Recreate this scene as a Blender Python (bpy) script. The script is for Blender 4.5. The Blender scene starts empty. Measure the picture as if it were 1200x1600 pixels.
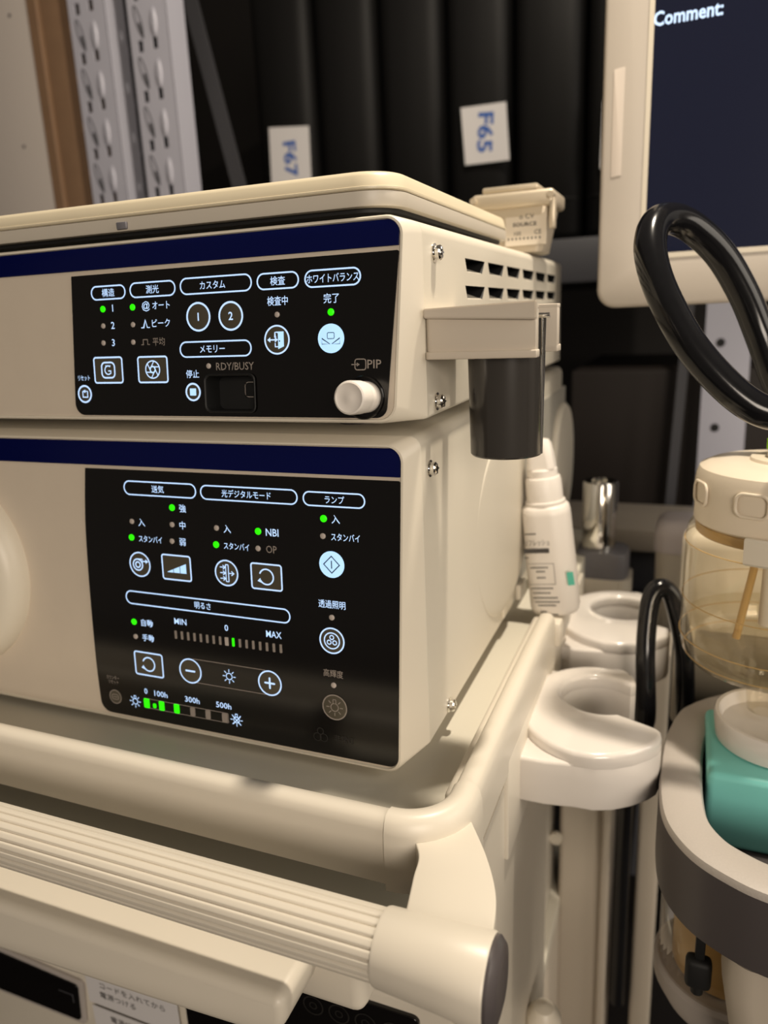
import bpy, bmesh, math
from mathutils import Vector, Matrix, Quaternion
PI = math.pi
S = bpy.context.scene
C = S.collection

# ------------------------------------------------------------------ camera, light, exposure
cam_d = bpy.data.cameras.new('camera')
cam = bpy.data.objects.new('camera', cam_d); C.objects.link(cam)
YAW, PITCH, ROLL = math.radians(-22.4535), math.radians(14.8077), math.radians(-2.5599)
fw = Vector((math.sin(YAW)*math.cos(PITCH), math.cos(YAW)*math.cos(PITCH), -math.sin(PITCH)))
r0 = Vector((math.cos(YAW), -math.sin(YAW), 0)); u0 = r0.cross(fw)
rt = math.cos(ROLL)*r0 + math.sin(ROLL)*u0
up = -math.sin(ROLL)*r0 + math.cos(ROLL)*u0
m = Matrix((rt, up, -fw)).transposed().to_4x4()
m.translation = Vector((0.11106, -0.31578, 0.21169))
cam.matrix_world = m
cam_d.sensor_fit = 'VERTICAL'; cam_d.sensor_height = 36.0; cam_d.sensor_width = 27.0
cam_d.lens = 1158.6/1600*36.0
cam_d.clip_start = 0.01
cam_d.dof.use_dof = True; cam_d.dof.focus_distance = 0.335; cam_d.dof.aperture_fstop = 7.4
S.camera = cam

w = bpy.data.worlds.new('room_ambient'); S.world = w; w.use_nodes = True
bg = w.node_tree.nodes['Background']; bg.inputs[0].default_value = (1.0, 0.85, 0.70, 1); bg.inputs[1].default_value = 0.12

def area(name, loc, target, size, power, col, size_y=None):
    d = bpy.data.lights.new(name, 'AREA'); d.energy = power; d.color = col; d.size = size
    if size_y: d.shape = 'RECTANGLE'; d.size_y = size_y
    o = bpy.data.objects.new(name, d); C.objects.link(o); o.location = loc
    o.rotation_euler = (Vector(target)-Vector(loc)).to_track_quat('-Z', 'Y').to_euler()
    return o
WARM = (1.0, 0.88, 0.72)
area('ceiling_downlight', (0.205, 0.135, 1.05), (0.02, 0.03, 0.0), 0.045, 12.4, WARM)
area('fill_light_right', (1.75, -0.15, 0.75), (0.0, 0.1, 0.05), 1.1, 14.0, (1.0, 0.90, 0.77))  # unseen soft fill, added to brighten the consoles' side faces
area('fill_light_front', (1.25, -2.2, 0.60), (-0.1, 0.1, 0.0), 1.0, 34.0, (1.0, 0.87, 0.73), 0.7)  # unseen soft fill added behind the camera to brighten the front faces
S.view_settings.view_transform = 'Standard'; S.view_settings.look = 'None'
S.view_settings.exposure = 0.0; S.view_settings.gamma = 1.0; S.view_settings.use_curve_mapping = False

# ------------------------------------------------------------------ materials
def mat(name, col, rough=0.5, metal=0.0, noise=0.0, nscale=200.0, bump=0.0, coat=0.0, emis=None, estr=0.0, spec=0.5, trans=0.0, ior=1.45):
    M = bpy.data.materials.new(name); M.use_nodes = True
    nt = M.node_tree; b = nt.nodes['Principled BSDF']
    b.inputs['Base Color'].default_value = (*col, 1); b.inputs['Roughness'].default_value = rough
    b.inputs['Metallic'].default_value = metal; b.inputs['Coat Weight'].default_value = coat
    b.inputs['Coat Roughness'].default_value = 0.08
    b.inputs['Specular IOR Level'].default_value = spec; b.inputs['IOR'].default_value = ior
    b.inputs['Transmission Weight'].default_value = trans
    if emis: b.inputs['Emission Color'].default_value = (*emis, 1); b.inputs['Emission Strength'].default_value = estr
    if noise or bump:
        tc = nt.nodes.new('ShaderNodeTexCoord'); n = nt.nodes.new('ShaderNodeTexNoise')
        n.inputs['Scale'].default_value = nscale; n.inputs['Detail'].default_value = 3
        nt.links.new(tc.outputs['Object'], n.inputs['Vector'])
        if noise:
            mx = nt.nodes.new('ShaderNodeMix'); mx.data_type = 'RGBA'
            mx.inputs[6].default_value = (*[c*(1-noise) for c in col], 1)
            mx.inputs[7].default_value = (*[min(1, c*(1+noise)) for c in col], 1)
            nt.links.new(n.outputs['Fac'], mx.inputs[0]); nt.links.new(mx.outputs[2], b.inputs['Base Color'])
        if bump:
            bp = nt.nodes.new('ShaderNodeBump'); bp.inputs['Strength'].default_value = bump; bp.inputs['Distance'].default_value = 0.0004
            nt.links.new(n.outputs['Fac'], bp.inputs['Height']); nt.links.new(bp.outputs['Normal'], b.inputs['Normal'])
    return M
def clear(name, tint, fres=0.4, rough=0.03):
    M = bpy.data.materials.new(name); M.use_nodes = True; nt = M.node_tree
    out = nt.nodes['Material Output']; nt.nodes.remove(nt.nodes['Principled BSDF'])
    t = nt.nodes.new('ShaderNodeBsdfTransparent'); t.inputs[0].default_value = (*tint, 1)
    g = nt.nodes.new('ShaderNodeBsdfGlossy'); g.inputs['Roughness'].default_value = rough
    f = nt.nodes.new('ShaderNodeLayerWeight'); f.inputs['Blend'].default_value = 0.5
    pw = nt.nodes.new('ShaderNodeMath'); pw.operation = 'POWER'; pw.inputs[1].default_value = 4.0
    ma = nt.nodes.new('ShaderNodeMath'); ma.operation = 'MULTIPLY_ADD'; ma.inputs[1].default_value = fres; ma.inputs[2].default_value = 0.03
    mx = nt.nodes.new('ShaderNodeMixShader')
    nt.links.new(f.outputs['Facing'], pw.inputs[0]); nt.links.new(pw.outputs[0], ma.inputs[0])
    nt.links.new(ma.outputs[0], mx.inputs[0]); nt.links.new(t.outputs[0], mx.inputs[1]); nt.links.new(g.outputs[0], mx.inputs[2])
    nt.links.new(mx.outputs[0], out.inputs[0]); return M
CREAM = mat('cream_painted_metal', (0.66, 0.61, 0.51), 0.42, bump=0.12, nscale=1500)
BEZEL = mat('cream_moulded_plastic', (0.70, 0.64, 0.53), 0.38)
PLATE = mat('champagne_front_plate', (0.62, 0.54, 0.44), 0.45, noise=0.03, nscale=60, bump=0.06)
CART = mat('ivory_cart_plastic', (0.66, 0.605, 0.51), 0.36, noise=0.02, nscale=30)
TRAY = mat('grey_cream_tray', (0.64, 0.60, 0.50), 0.45)
SHELFSHADE = mat('shaded_shelf_surface', (0.23, 0.215, 0.17), 0.5)  # deep shade below the tray rim put into the shelf's colour
WHITE = mat('glossy_white_plastic', (0.70, 0.655, 0.605), 0.18, coat=0.4)
BOTTLEW = mat('satin_white_plastic', (0.76, 0.71, 0.65), 0.40)
BLUE = mat('navy_blue_strip', (0.001, 0.003, 0.05), 0.22, spec=0.25)
BLACK = mat('gloss_black_panel', (0.0035, 0.003, 0.003), 0.16, spec=0.6)
DARK = mat('black_recess', (0.006, 0.006, 0.006), 0.6)
BTN = mat('smoked_button_film', (0.075, 0.065, 0.045), 0.4)
ICON = mat('backlit_ice_blue', (0.4, 0.5, 0.6), 0.5, emis=(0.42, 0.63, 1.0), estr=0.95)
ICONF = mat('backlit_ice_blue_lens', (0.4, 0.5, 0.6), 0.5, emis=(0.36, 0.66, 1.0), estr=0.92)
INK = mat('dark_navy_print', (0.006, 0.012, 0.03), 0.5)
GREY = mat('grey_print', (0.30, 0.26, 0.23), 0.5)
FAINT = mat('faint_grey_print', (0.022, 0.02, 0.018), 0.5)
LEDOFF = mat('unlit_indicator', (0.50, 0.44, 0.40), 0.5)
LED = mat('green_indicator', (0.02, 0.3, 0.0), 0.4, emis=(0.02, 1.0, 0.0), estr=1.0)
CHROME = mat('chrome', (0.80, 0.78, 0.74), 0.10, metal=1.0)
CUPM = mat('smoke_grey_gloss_plastic', (0.040, 0.036, 0.032), 0.20, coat=0.3)
HOOKM = mat('beige_moulded_plastic', (0.60, 0.53, 0.44), 0.34)
KBASE = mat('grey_beige_plastic', (0.56, 0.51, 0.43), 0.4)
KLID = mat('yellowed_soft_cover', (0.66, 0.58, 0.42), 0.35, noise=0.05, nscale=25)
NICK = mat('nickel_beige_metal', (0.58, 0.50, 0.38), 0.35, metal=0.35)
PAPER = mat('paper_label', (0.62, 0.60, 0.60), 0.7)
IVLAB = mat('ivory_label', (0.70, 0.62, 0.50), 0.6)
PEN = mat('blue_marker_ink', (0.03, 0.10, 0.36), 0.6)
TXT = mat('dark_grey_ink', (0.06, 0.055, 0.05), 0.6)
MINT = mat('mint_green_print', (0.10, 0.50, 0.38), 0.5)
CABLE = mat('black_glossy_hose', (0.006, 0.006, 0.007), 0.16, noise=0.2, nscale=300)
TEAL = mat('teal_plastic', (0.21, 0.62, 0.57), 0.40, noise=0.03, nscale=80)
GRING = mat('grey_textured_plastic', (0.44, 0.40, 0.36), 0.5, noise=0.05, nscale=900, bump=0.2)
DGREY = mat('dark_grey_plastic', (0.075, 0.065, 0.065), 0.35)
MIDGREY = mat('blue_grey_plastic', (0.17, 0.165, 0.18), 0.4)
COLUMN = mat('taupe_painted_column', (0.50, 0.44, 0.36), 0.45)
SHELFM = mat('white_grey_painted_steel', (0.37, 0.37, 0.43), 0.45)
CASEM = mat('black_vinyl', (0.0032, 0.003, 0.003), 0.6, spec=0.3, bump=0.4, nscale=260)
BROWN = mat('brown_board', (0.17, 0.10, 0.055), 0.7, noise=0.12, nscale=40)
PANELW = mat('offwhite_panel', (0.40, 0.36, 0.33), 0.6)
DECK = mat('charcoal_grey_steel', (0.055, 0.055, 0.062), 0.5)
DGREYB = mat('dim_grey_steel', (0.03, 0.03, 0.034), 0.6)
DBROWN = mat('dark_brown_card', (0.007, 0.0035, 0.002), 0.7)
MONB = mat('light_grey_monitor_plastic', (0.50, 0.45, 0.39), 0.42)
SCREEN = mat('dark_navy_screen', (0.006, 0.007, 0.014), 0.14, emis=(0.10, 0.12, 0.30), estr=0.045)
TAPE = mat('cream_tape', (0.60, 0.53, 0.46), 0.5)
GREENB = mat('lime_green_ring', (0.25, 0.62, 0.0), 0.35)
JARCAP = mat('ivory_jar_cap', (0.74, 0.65, 0.52), 0.32)
JAR = clear('amber_tinted_clear_plastic', (0.96, 0.93, 0.86), 0.75)
WATER = clear('clear_water', (0.97, 0.95, 0.90), 0.25)
AMBER = mat('amber_tube', (0.55, 0.36, 0.14), 0.3)
HATCH = mat('grey_hatched_mesh', (0.42, 0.41, 0.36), 0.5)
FLOORM = mat('dark_floor', (0.008, 0.006, 0.005), 0.6, noise=0.1, nscale=8)
WALLM = mat('dark_wall', (0.010, 0.008, 0.007), 0.8, noise=0.05, nscale=10)
def hatch_nodes():
    nt = HATCH.node_tree; b = nt.nodes['Principled BSDF']
    tc = nt.nodes.new('ShaderNodeTexCoord'); mp = nt.nodes.new('ShaderNodeMapping'); mp.inputs['Rotation'].default_value = (PI/4, 0, 0)
    wv = nt.nodes.new('ShaderNodeTexWave'); wv.bands_direction = 'Z'; wv.inputs['Scale'].default_value = 160
    cr = nt.nodes.new('ShaderNodeMix'); cr.data_type = 'RGBA'; cr.inputs[6].default_value = (0.22, 0.21, 0.18, 1); cr.inputs[7].default_value = (0.55, 0.52, 0.45, 1)
    nt.links.new(tc.outputs['Object'], mp.inputs[0]); nt.links.new(mp.outputs[0], wv.inputs[0]); nt.links.new(wv.outputs['Fac'], cr.inputs[0]); nt.links.new(cr.outputs[2], b.inputs['Base Color'])
hatch_nodes()

# ------------------------------------------------------------------ helpers
def obj(name, bm, mats, parent=None, loc=(0, 0, 0), rot=(0, 0, 0), sharp=35, label=None):
    me = bpy.data.meshes.new(name); bm.normal_update(); bm.to_mesh(me); bm.free()
    if not isinstance(mats, (list, tuple)): mats = [mats]
    for x in mats: me.materials.append(x)
    if len(me.polygons):
        me.polygons.foreach_set('use_smooth', [True]*len(me.polygons)); me.set_sharp_from_angle(angle=math.radians(sharp))
    o = bpy.data.objects.new(name, me); C.objects.link(o)
    o.location = loc; o.rotation_euler = rot
    if parent: o.parent = parent
    if label: o['label'] = label
    return o
def tag(o, label, cat, group=None):
    o['label'] = label; o['category'] = cat
    if group: o['group'] = group
    return o
def thing(name, label, cat, loc=(0, 0, 0), rot=(0, 0, 0), group=None):
    o = bpy.data.objects.new(name, None); C.objects.link(o); o.location = loc; o.rotation_euler = rot
    o.empty_display_size = 0.02
    return tag(o, label, cat, group)
def struct(o): o['kind'] = 'structure'; return o
def copy_tree(o, parent=None):
    c = o.copy(); C.objects.link(c)
    if parent: c.parent = parent
    for ch in [x for x in o.children]: copy_tree(ch, c)
    return c
def B(): return bmesh.new()
def box(bm, lo, hi, bev=0.0, seg=3, mi=0, M=None):
    r = bmesh.ops.create_cube(bm, size=1.0); vs = r['verts']
    lo = Vector(lo); hi = Vector(hi)
    for v in vs: v.co = Vector([(lo[i]+hi[i])/2 + v.co[i]*(hi[i]-lo[i]) for i in range(3)])
    fs = set(f for v in vs for f in v.link_faces)
    if bev > 0:
        es = list(set(e for v in vs for e in v.link_edges))
        rr = bmesh.ops.bevel(bm, geom=es, offset=bev, segments=seg, profile=0.5, affect='EDGES')
        fs = set(rr['faces']) | set(f for f in fs if f.is_valid)
        vs = list(set(v for f in fs for v in f.verts))
    for f in fs: f.material_index = mi
    if M: bmesh.ops.transform(bm, matrix=M, verts=vs)
    return vs
def loft(bm, loops, close=True, cap0=True, cap1=True, mi=0, mi1=None):
    rows = [[bm.verts.new(p) for p in L] for L in loops]
    n = len(rows[0])
    for a, b in zip(rows, rows[1:]):
        for i in range(n if close else n-1):
            j = (i+1) % n
            f = bm.faces.new((a[i], a[j], b[j], b[i])); f.material_index = mi
    if cap0: bm.faces.new(rows[0][::-1]).material_index = mi
    if cap1: bm.faces.new(rows[-1]).material_index = mi if mi1 is None else mi1
    return rows
def lathe(bm, prof, seg=48, axis='z', c=(0, 0, 0), mi=0, caps=True):
    loops = []
    for r, h in prof:
        L = []
        for i in range(seg):
            t = 2*PI*i/seg; a, b = r*math.cos(t), r*math.sin(t)
            p = {'z': (a, b, h), 'x': (h, a, b), 'y': (b, h, a)}[axis]
            L.append(Vector(p)+Vector(c))
        loops.append(L)
    return loft(bm, loops, True, caps, caps, mi)
def catmull(pts, n=10):
    P = [Vector(p) for p in pts]; P = [2*P[0]-P[1]] + P + [2*P[-1]-P[-2]]; out = []
    for i in range(1, len(P)-2):
        for k in range(n):
            t = k/n; a, b, c, d = P[i-1:i+3]
            out.append(0.5*((2*b)+(c-a)*t+(2*a-5*b+4*c-d)*t*t+(3*b-a-3*c+d)*t**3))
    out.append(P[-2]); return out
def sweep(bm, path, prof, mi=0, upv=None, caps=True, closed=False):
    """prof: list of (side, up) points, or radius; path: list of points"""
    path = [Vector(p) for p in path]; n = len(path)
    if not isinstance(prof, (list, tuple)):
        r = prof; prof = [(r*math.cos(2*PI*i/20), r*math.sin(2*PI*i/20)) for i in range(20)]
    loops = []; N = None
    for i, p in enumerate(path):
        if closed: t = (path[(i+1) % n]-path[i-1]).normalized()
        else: t = (path[min(i+1, n-1)]-path[max(i-1, 0)]).normalized()
        if upv is not None: sd = t.cross(Vector(upv)).normalized(); un = sd.cross(t).normalized()
        else:
            if N is None: N = t.orthogonal().normalized()
            N = (N - t*N.dot(t)).normalized(); un = N; sd = t.cross(un)
        loops.append([p+sd*a+un*b for a, b in prof])
    if closed: loops.append(loops[0]); caps = False
    return loft(bm, loops, True, caps, caps, mi)
def rpoly(cs, seg=6):
    """cs: list of (x, y, r) corners -> rounded polygon points (2D)"""
    out = []; n = len(cs)
    for i in range(n):
        p = Vector(cs[i][:2]); a = (Vector(cs[i-1][:2])-p); b = (Vector(cs[(i+1) % n][:2])-p); r = cs[i][2]
        a.normalize(); b.normalize(); ang = a.angle(b); 
        d = r/math.tan(ang/2); ctr = p+(a+b).normalized()*(r/math.sin(ang/2)) if r > 0 else p
        s = p+a*d; e = p+b*d; v0 = s-ctr; v1 = e-ctr
        a0 = math.atan2(v0.y, v0.x); da = math.atan2(v1.y, v1.x)-a0
        while da > PI: da -= 2*PI
        while da < -PI: da += 2*PI
        for k in range(seg+1):
            t = a0+da*k/seg
            out.append(Vector((ctr.x+r*math.cos(t), ctr.y+r*math.sin(t))))
    return out
def rrect(cx, cy, w, h, r, seg=6):
    a, b = w/2, h/2
    return rpoly([(cx-a, cy-b, r), (cx+a, cy-b, r), (cx+a, cy+b, r), (cx-a, cy+b, r)], seg)
def circ(cx, cy, rx, ry=None, n=40, a0=0.0):
    ry = rx if ry is None else ry
    return [Vector((cx+rx*math.cos(a0+2*PI*i/n), cy+ry*math.sin(a0+2*PI*i/n))) for i in range(n)]
def curve_mesh(cu):
    o = bpy.data.objects.new('tmp', cu); C.objects.link(o)
    dg = bpy.context.evaluated_depsgraph_get(); dg.update()
    me = bpy.data.meshes.new_from_object(o.evaluated_get(dg))
    bpy.data.objects.remove(o); bpy.data.curves.remove(cu); return me
def slab(bm, loops, y0, y1, bev=0.0, mi=0, plane='xz'):
    """extruded flat shape with holes; in xz plane y0 is the front (towards viewer), y1 the back; in xy plane z from y0 to y1"""
    cu = bpy.data.curves.new('s', 'CURVE'); cu.dimensions = '2D'; cu.fill_mode = 'BOTH'
    cu.extrude = abs(y1-y0)/2-bev; cu.bevel_depth = bev; cu.bevel_resolution = 2; cu.offset = -bev
    for L in loops:
        sp = cu.splines.new('POLY'); sp.points.add(len(L)-1); sp.use_cyclic_u = True
        for i, p in enumerate(L): sp.points[i].co = (p[0], p[1], 0, 1)
    me = curve_mesh(cu); t = B(); t.from_mesh(me); bpy.data.meshes.remove(me)
    bmesh.ops.remove_doubles(t, verts=t.verts, dist=1e-7)
    yc = (y0+y1)/2
    for v in t.verts:
        x, y, z = v.co; v.co = (x, yc-z, y) if plane == 'xz' else (x, y, yc+z)
    bmesh.ops.recalc_face_normals(t, faces=t.faces)
    for f in t.faces: f.material_index = mi
    tmp = bpy.data.meshes.new('t'); t.to_mesh(tmp); t.free(); bm.from_mesh(tmp); bpy.data.meshes.remove(tmp)
def boolean(o, cutter):
    md = o.modifiers.new('cut', 'BOOLEAN'); md.operation = 'DIFFERENCE'; md.object = cutter; md.solver = 'EXACT'; md.material_mode = 'TRANSFER'
    dg = bpy.context.evaluated_depsgraph_get(); dg.update()
    me = bpy.data.meshes.new_from_object(o.evaluated_get(dg))
    o.modifiers.clear(); o.data = me; bpy.data.objects.remove(cutter)
    me.polygons.foreach_set('use_smooth', [True]*len(me.polygons)); me.set_sharp_from_angle(angle=math.radians(30))
_tc = {}
def text_into(bm, body, cu, cv, h, width=None, mi=0, off=0.0002, size=None, rot=0.0, bold=0.0, frame='xz', M=None):
    """letters centred at (cu, cv); h = em size, or fitted to width; lying 'off' in front of the surface"""
    c = bpy.data.curves.new('t', 'FONT'); c.body = body; c.size = 1.0; c.offset = bold; c.resolution_u = 2
    me = curve_mesh(c)
    xs = [v.co.x for v in me.vertices]; ys = [v.co.y for v in me.vertices]
    if not xs: return
    w0 = max(xs)-min(xs); mx = (max(xs)+min(xs))/2; my = (max(ys)+min(ys))/2
    sx = (width/w0) if width else h; cr, sr = math.cos(rot), math.sin(rot)
    t = B(); t.from_mesh(me); bpy.data.meshes.remove(me)
    for v in t.verts:
        a, b = (v.co.x-mx)*sx, (v.co.y-my)*h
        a, b = a*cr-b*sr, a*sr+b*cr
        v.co = (cu+a, -off, cv+b)
        if M: v.co = M @ v.co
    for f in t.faces: f.material_index = mi
    tmp = bpy.data.meshes.new('t'); t.to_mesh(tmp); t.free(); bm.from_mesh(tmp); bpy.data.meshes.remove(tmp)
def flat(bm, pts, off, mi=0):
    bm.faces.new([bm.verts.new((p[0], -off, p[1])) for p in pts]).material_index = mi
def band(bm, pts, wd, off, mi=0, closed=True):
    P = [Vector(p[:2]) for p in pts]; n = len(P); A = []; Bv = []
    for i in range(n):
        if closed: a, b = P[i-1], P[(i+1) % n]
        else: a, b = P[max(i-1, 0)], P[min(i+1, n-1)]
        t = (b-a).normalized(); nn = Vector((-t.y, t.x))
        k = 1.0
        if (closed or 0 < i < n-1):
            t1 = (P[i]-P[i-1]).normalized(); k = min(2.0, 1/max(0.35, abs(t1.dot(t))))
        A.append(bm.verts.new((P[i].x+nn.x*wd/2*k, -off, P[i].y+nn.y*wd/2*k))); Bv.append(bm.verts.new((P[i].x-nn.x*wd/2*k, -off, P[i].y-nn.y*wd/2*k)))
    for i in range(n if closed else n-1):
        j = (i+1) % n
        f = bm.faces.new((A[i], Bv[i], Bv[j], A[j])); f.material_index = mi
def arc(cx, cy, r, a0, a1, n=24):
    return [Vector((cx+r*math.cos(math.radians(a0+(a1-a0)*i/n)), cy+r*math.sin(math.radians(a0+(a1-a0)*i/n)))) for i in range(n+1)]
mm = 0.001

# ------------------------------------------------------------------ setting
bm = B(); box(bm, (-2.5, -2.0, -0.78), (2.5, 2.0, -0.74)); struct(obj('floor', bm, FLOORM))
bm = B(); box(bm, (-2.5, 1.62, -0.74), (2.5, 1.70, 1.9)); struct(obj('wall_back', bm, WALLM))
bm = B(); box(bm, (-2.5, -2.0, -0.74), (-2.44, 1.62, 1.9)); struct(obj('wall_left', bm, WALLM))

# ------------------------------------------------------------------ printed panels
def icon_rotate(bm, u, v, r, mi):
    band(bm, arc(u, v, r, 160, -150, 30), 0.75*mm, 0.0004, mi, False)
    c = Vector((u-r*0.98, v-0.55*r)); flat(bm, [c+Vector((-1.3*mm, -0.3*mm)), c+Vector((1.0*mm, -1.1*mm)), c+Vector((0.35*mm, 1.4*mm))], 0.00042, mi)
def icon_sun(bm, u, v, r, mi, rays=8, bulb=False, wd=0.45*mm):
    band(bm, circ(u, v, r*0.45), wd, 0.0004, mi)
    for k in range(rays):
        if bulb and k == 2: continue
        t = 2*PI*k/rays; d = Vector((math.cos(t), math.sin(t))); o = Vector((u, v))
        band(bm, [o+d*r*0.62, o+d*r], wd, 0.0004, mi, False)
    if bulb: band(bm, rrect(u, v+r*0.68, r*0.34, r*0.45, 0.1*mm, 2), wd*0.8, 0.0004, mi)
MATS = [BTN, ICON, ICONF, INK, GREY, FAINT]
def sub(name, bm, par, label=None): return obj(name, bm, MATS, par, label=label)
def heading(par, text, u, v, wd, h, tw, du=0):
    b = B(); band(b, rrect(u*mm, v*mm, wd*mm, h*mm, h*mm*0.49, 10), 0.7*mm, 0.0002, 1)
    text_into(b, text, (u+du)*mm, v*mm, 4.2*mm, tw*mm*1.06, 1, 0.0002, bold=0.006); sub('heading', b, par)
def caption(par, text, u, v, size, tw, mi=1, bold=0.006):
    size *= 1.1; tw = tw*1.04 if tw else None
    b = B(); text_into(b, text, u*mm, v*mm, size*mm, tw*mm if tw else None, mi, 0.0002, bold=bold); sub('caption', b, par)
def light(par, u, v, on, r=1.55):
    b = B(); r = r*mm if on else r*0.82*mm
    lathe(b, [(r, 0.0), (r, -0.0003), (r*0.8, -0.0005), (r*0.3, -0.0006)], 24, 'y', (u*mm, 0, v*mm))
    obj('indicator_light', b, LED if on else LEDOFF, par, label='lit green indicator' if on else None)
def button_round(par, u, v, r, fill=0, ring=1, draw=None, w_=0.75):
    b = B(); n = 44
    lathe(b, [(r*mm, 0.0), (r*mm, -0.00025), (r*mm*0.97, -0.0003)], n, 'y', (u*mm, 0, v*mm), fill)
    band(b, circ(u*mm, v*mm, (r-w_/2)*mm, n=n), w_*mm, 0.00034, ring)
    if draw: draw(b, u*mm, v*mm)
    return sub('push_button', b, par)
def button_square(par, u, v, wd, h, ring=1, draw=None):
    b = B(); L = rrect(u*mm, v*mm, wd*mm, h*mm, 1.6*mm, 6)
    slab(b, [L], -0.0003, 0.0, 0, 0); band(b, rrect(u*mm, v*mm, (wd-.8)*mm, (h-.8)*mm, 1.3*mm, 6), 0.8*mm, 0.00034, ring)
    if draw: draw(b, u*mm, v*mm)
    return sub('push_button', b, par)

def unit_body(par, xl, xr, z0, z1, D, ang, loc, fr, vb, vt, crs, name_bez='front_bezel'):
    """bezel lofted from the housing front (y=0) to the tilted face; fr = right edge u at (top, bottom)"""
    R = Matrix.Translation(loc) @ Matrix.Rotation(ang, 4, 'X')
    def loop(il, ir, ib, it, h, r):
        pts = rpoly([(-0.372+il, vb+ib, r), (fr[1]-ir, vb+ib, r), (fr[0]-ir, vt-it, r), (-0.372+il, vt-it, r)], 8)
        return [R @ Vector((p.x, -h, p.y)) for p in pts]
    back = [Vector((p.x, -0.0006, p.y)) for p in rpoly([(xl, z0, .002), (xr, z0, .002), (xr, z1, .006), (xl, z1, .006)], 8)]
    backi = [Vector((p.x, -0.0001, p.y)) for p in rpoly([(xl+.0006, z0+.0006, .002), (xr-.0006, z0+.0006, .002), (xr-.0006, z1-.0006, .006), (xl+.0006, z1-.0006, .006)], 8)]
    back2 = [Vector((p.x, 0.004, p.y)) for p in rpoly([(xl+.002, z0+.002, .004), (xr-.002, z0+.002, .004), (xr-.002, z1-.002, .006), (xl+.002, z1-.002, .006)], 8)]
    b = B()
    loft(b, [back2, backi, back, loop(0, 0, 0, 0, -0.0005, .008), loop(.0006, .0006, .0006, .0006, .0003, .0078), loop(.0016, .0016, .0014, .0014, .0004, .0072), loop(.0022, .0022, .0018, .0018, -0.0006, .0068)], True, True, False)
    obj(name_bez, b, BEZEL, par)
    b = B(); L = rpoly([(-0.3705, vb+.0016, .007), (fr[1]-.0020, vb+.0016, .007), (fr[0]-.0020, vt-.0016, .007), (-0.3705, vt-.0016, .007)], 8)
    return R, L
def housing(par, xl, xr, z0, z1, D, bev=0.004):
    b = B()
    def lp(y, i): return [Vector((p.x, y, p.y)) for p in rpoly([(xl+i, z0+i, .0015), (xr-i, z0+i, .0015), (xr-i, z1-i, .006), (xl+i, z1-i, .006)], 8)]
    loft(b, [lp(.0002, .0006), lp(.0007, .0001), lp(.0012, 0), lp(D-.004, 0), lp(D-.001, .001), lp(D, .004)]); bmesh.ops.recalc_face_normals(b, faces=b.faces)
    return obj('housing', b, CREAM, par, sharp=40)
def screw(par, x, y, z, s=1.0):
    b = B(); r = 3.3*mm*s
    lathe(b, [(r*1.25, 0.0), (r*1.25, .0006), (r*.75, .0007), (r*.75, .0012), (r, .0014), (r, .0030), (r*.8, .0037), (r*.5, .0039), (r*.45, .0028)], 28, 'x')
    box(b, (.0027, -r*.12, -r*.7), (.0041, r*.12, r*.7)); box(b, (.0027, -r*.7, -r*.12), (.0041, r*.7, r*.12))
    obj('screw', b, CHROME, par, (x, y, z), label='chrome cross head screw')

# ================================================================== UPPER UNIT (video processor)
UX = 0.0037
up_u = thing('video_processor', 'cream upper console with navy strip and lit black button panel, knob labelled PIP', 'medical console', (0, 0, 0.158))
up_u_children_off = Vector((0, 0, -0.158))
def rel(o, par):                       # keep world coordinates while the thing's Empty stands at its base
    o.location = Vector(o.location) - Vector(par.location)
ang_u = -math.atan2(0.008, 0.0845); loc_u = (0, -0.016, 0.166)
e0 = len(C.objects)
hz = housing(up_u, -0.374, UX, 0.166, 0.2505, 0.376)
cb = B()
for rI, zc in enumerate((0.2345, 0.2212, 0.208)):
    for y0, y1 in ((.0655, .1055), (.1125, .1525), (.1600, .2000), (.2075, .2475), (.2550, .2950), (.3025, .3425)):
        h = .0034
        P = [(UX+.001, y0, zc+h), (UX+.001, y1, zc+h), (UX+.001, y1-.006, zc-h), (UX+.001, y0+.004, zc-h)]
        Q = [(UX-.010, a+.001, c+.0015 if c > zc else c+.004) for (_, a, c) in P]
        rw = loft(cb, [[Vector(p) for p in P], [Vector(p) for p in Q]], True, True, True, 1)
        for f in rw[0][2].link_faces:
            if rw[0][3] in f.verts and rw[1][2] in f.verts: f.material_index = 0
bmesh.ops.recalc_face_normals(cb, faces=cb.faces)
cut = obj('cut', cb, [CREAM, DARK], up_u); hz.data.materials.append(DARK)
boolean(hz, cut)
R_u, L_u = unit_body(up_u, -0.374, UX, 0.166, 0.2505, 0.376, ang_u, loc_u, (-.0008, -.0046), 0.0002, .0869, 0)
SLOT = rrect(-89.2*mm, 13.4*mm, 26.4*mm, 16.6*mm, 3.2*mm, 6)
PIPH = circ(-20.3*mm, 11.4*mm, 9.3*mm, 9.3*mm, 48)
b = B(); slab(b, [L_u, SLOT, PIPH], 0.0006, 0.0022); obj('face_plate', b, PLATE, up_u, loc_u, (ang_u, 0, 0))
b = B(); slab(b, [rpoly([(-.3695, .0743, .002), (-3.6*mm, .0743, .0004), (-3.2*mm, .0850, .0052), (-.3695, .0850, .005)], 6)], -0.0002, 0.0006, .0001); obj('blue_strip', b, BLUE, up_u, loc_u, (ang_u, 0, 0))
b = B(); slab(b, [rpoly([(-181.0*mm, 72.0*mm, .0006), (-184.9*mm, 2.5*mm, .006), (-9.9*mm, 2.5*mm, .005), (-3.6*mm, 72.4*mm, .0008)], 8), SLOT, PIPH], 0.0, 0.0006)
pu = obj('control_panel', b, BLACK, up_u, loc_u, (ang_u, 0, 0))
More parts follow.
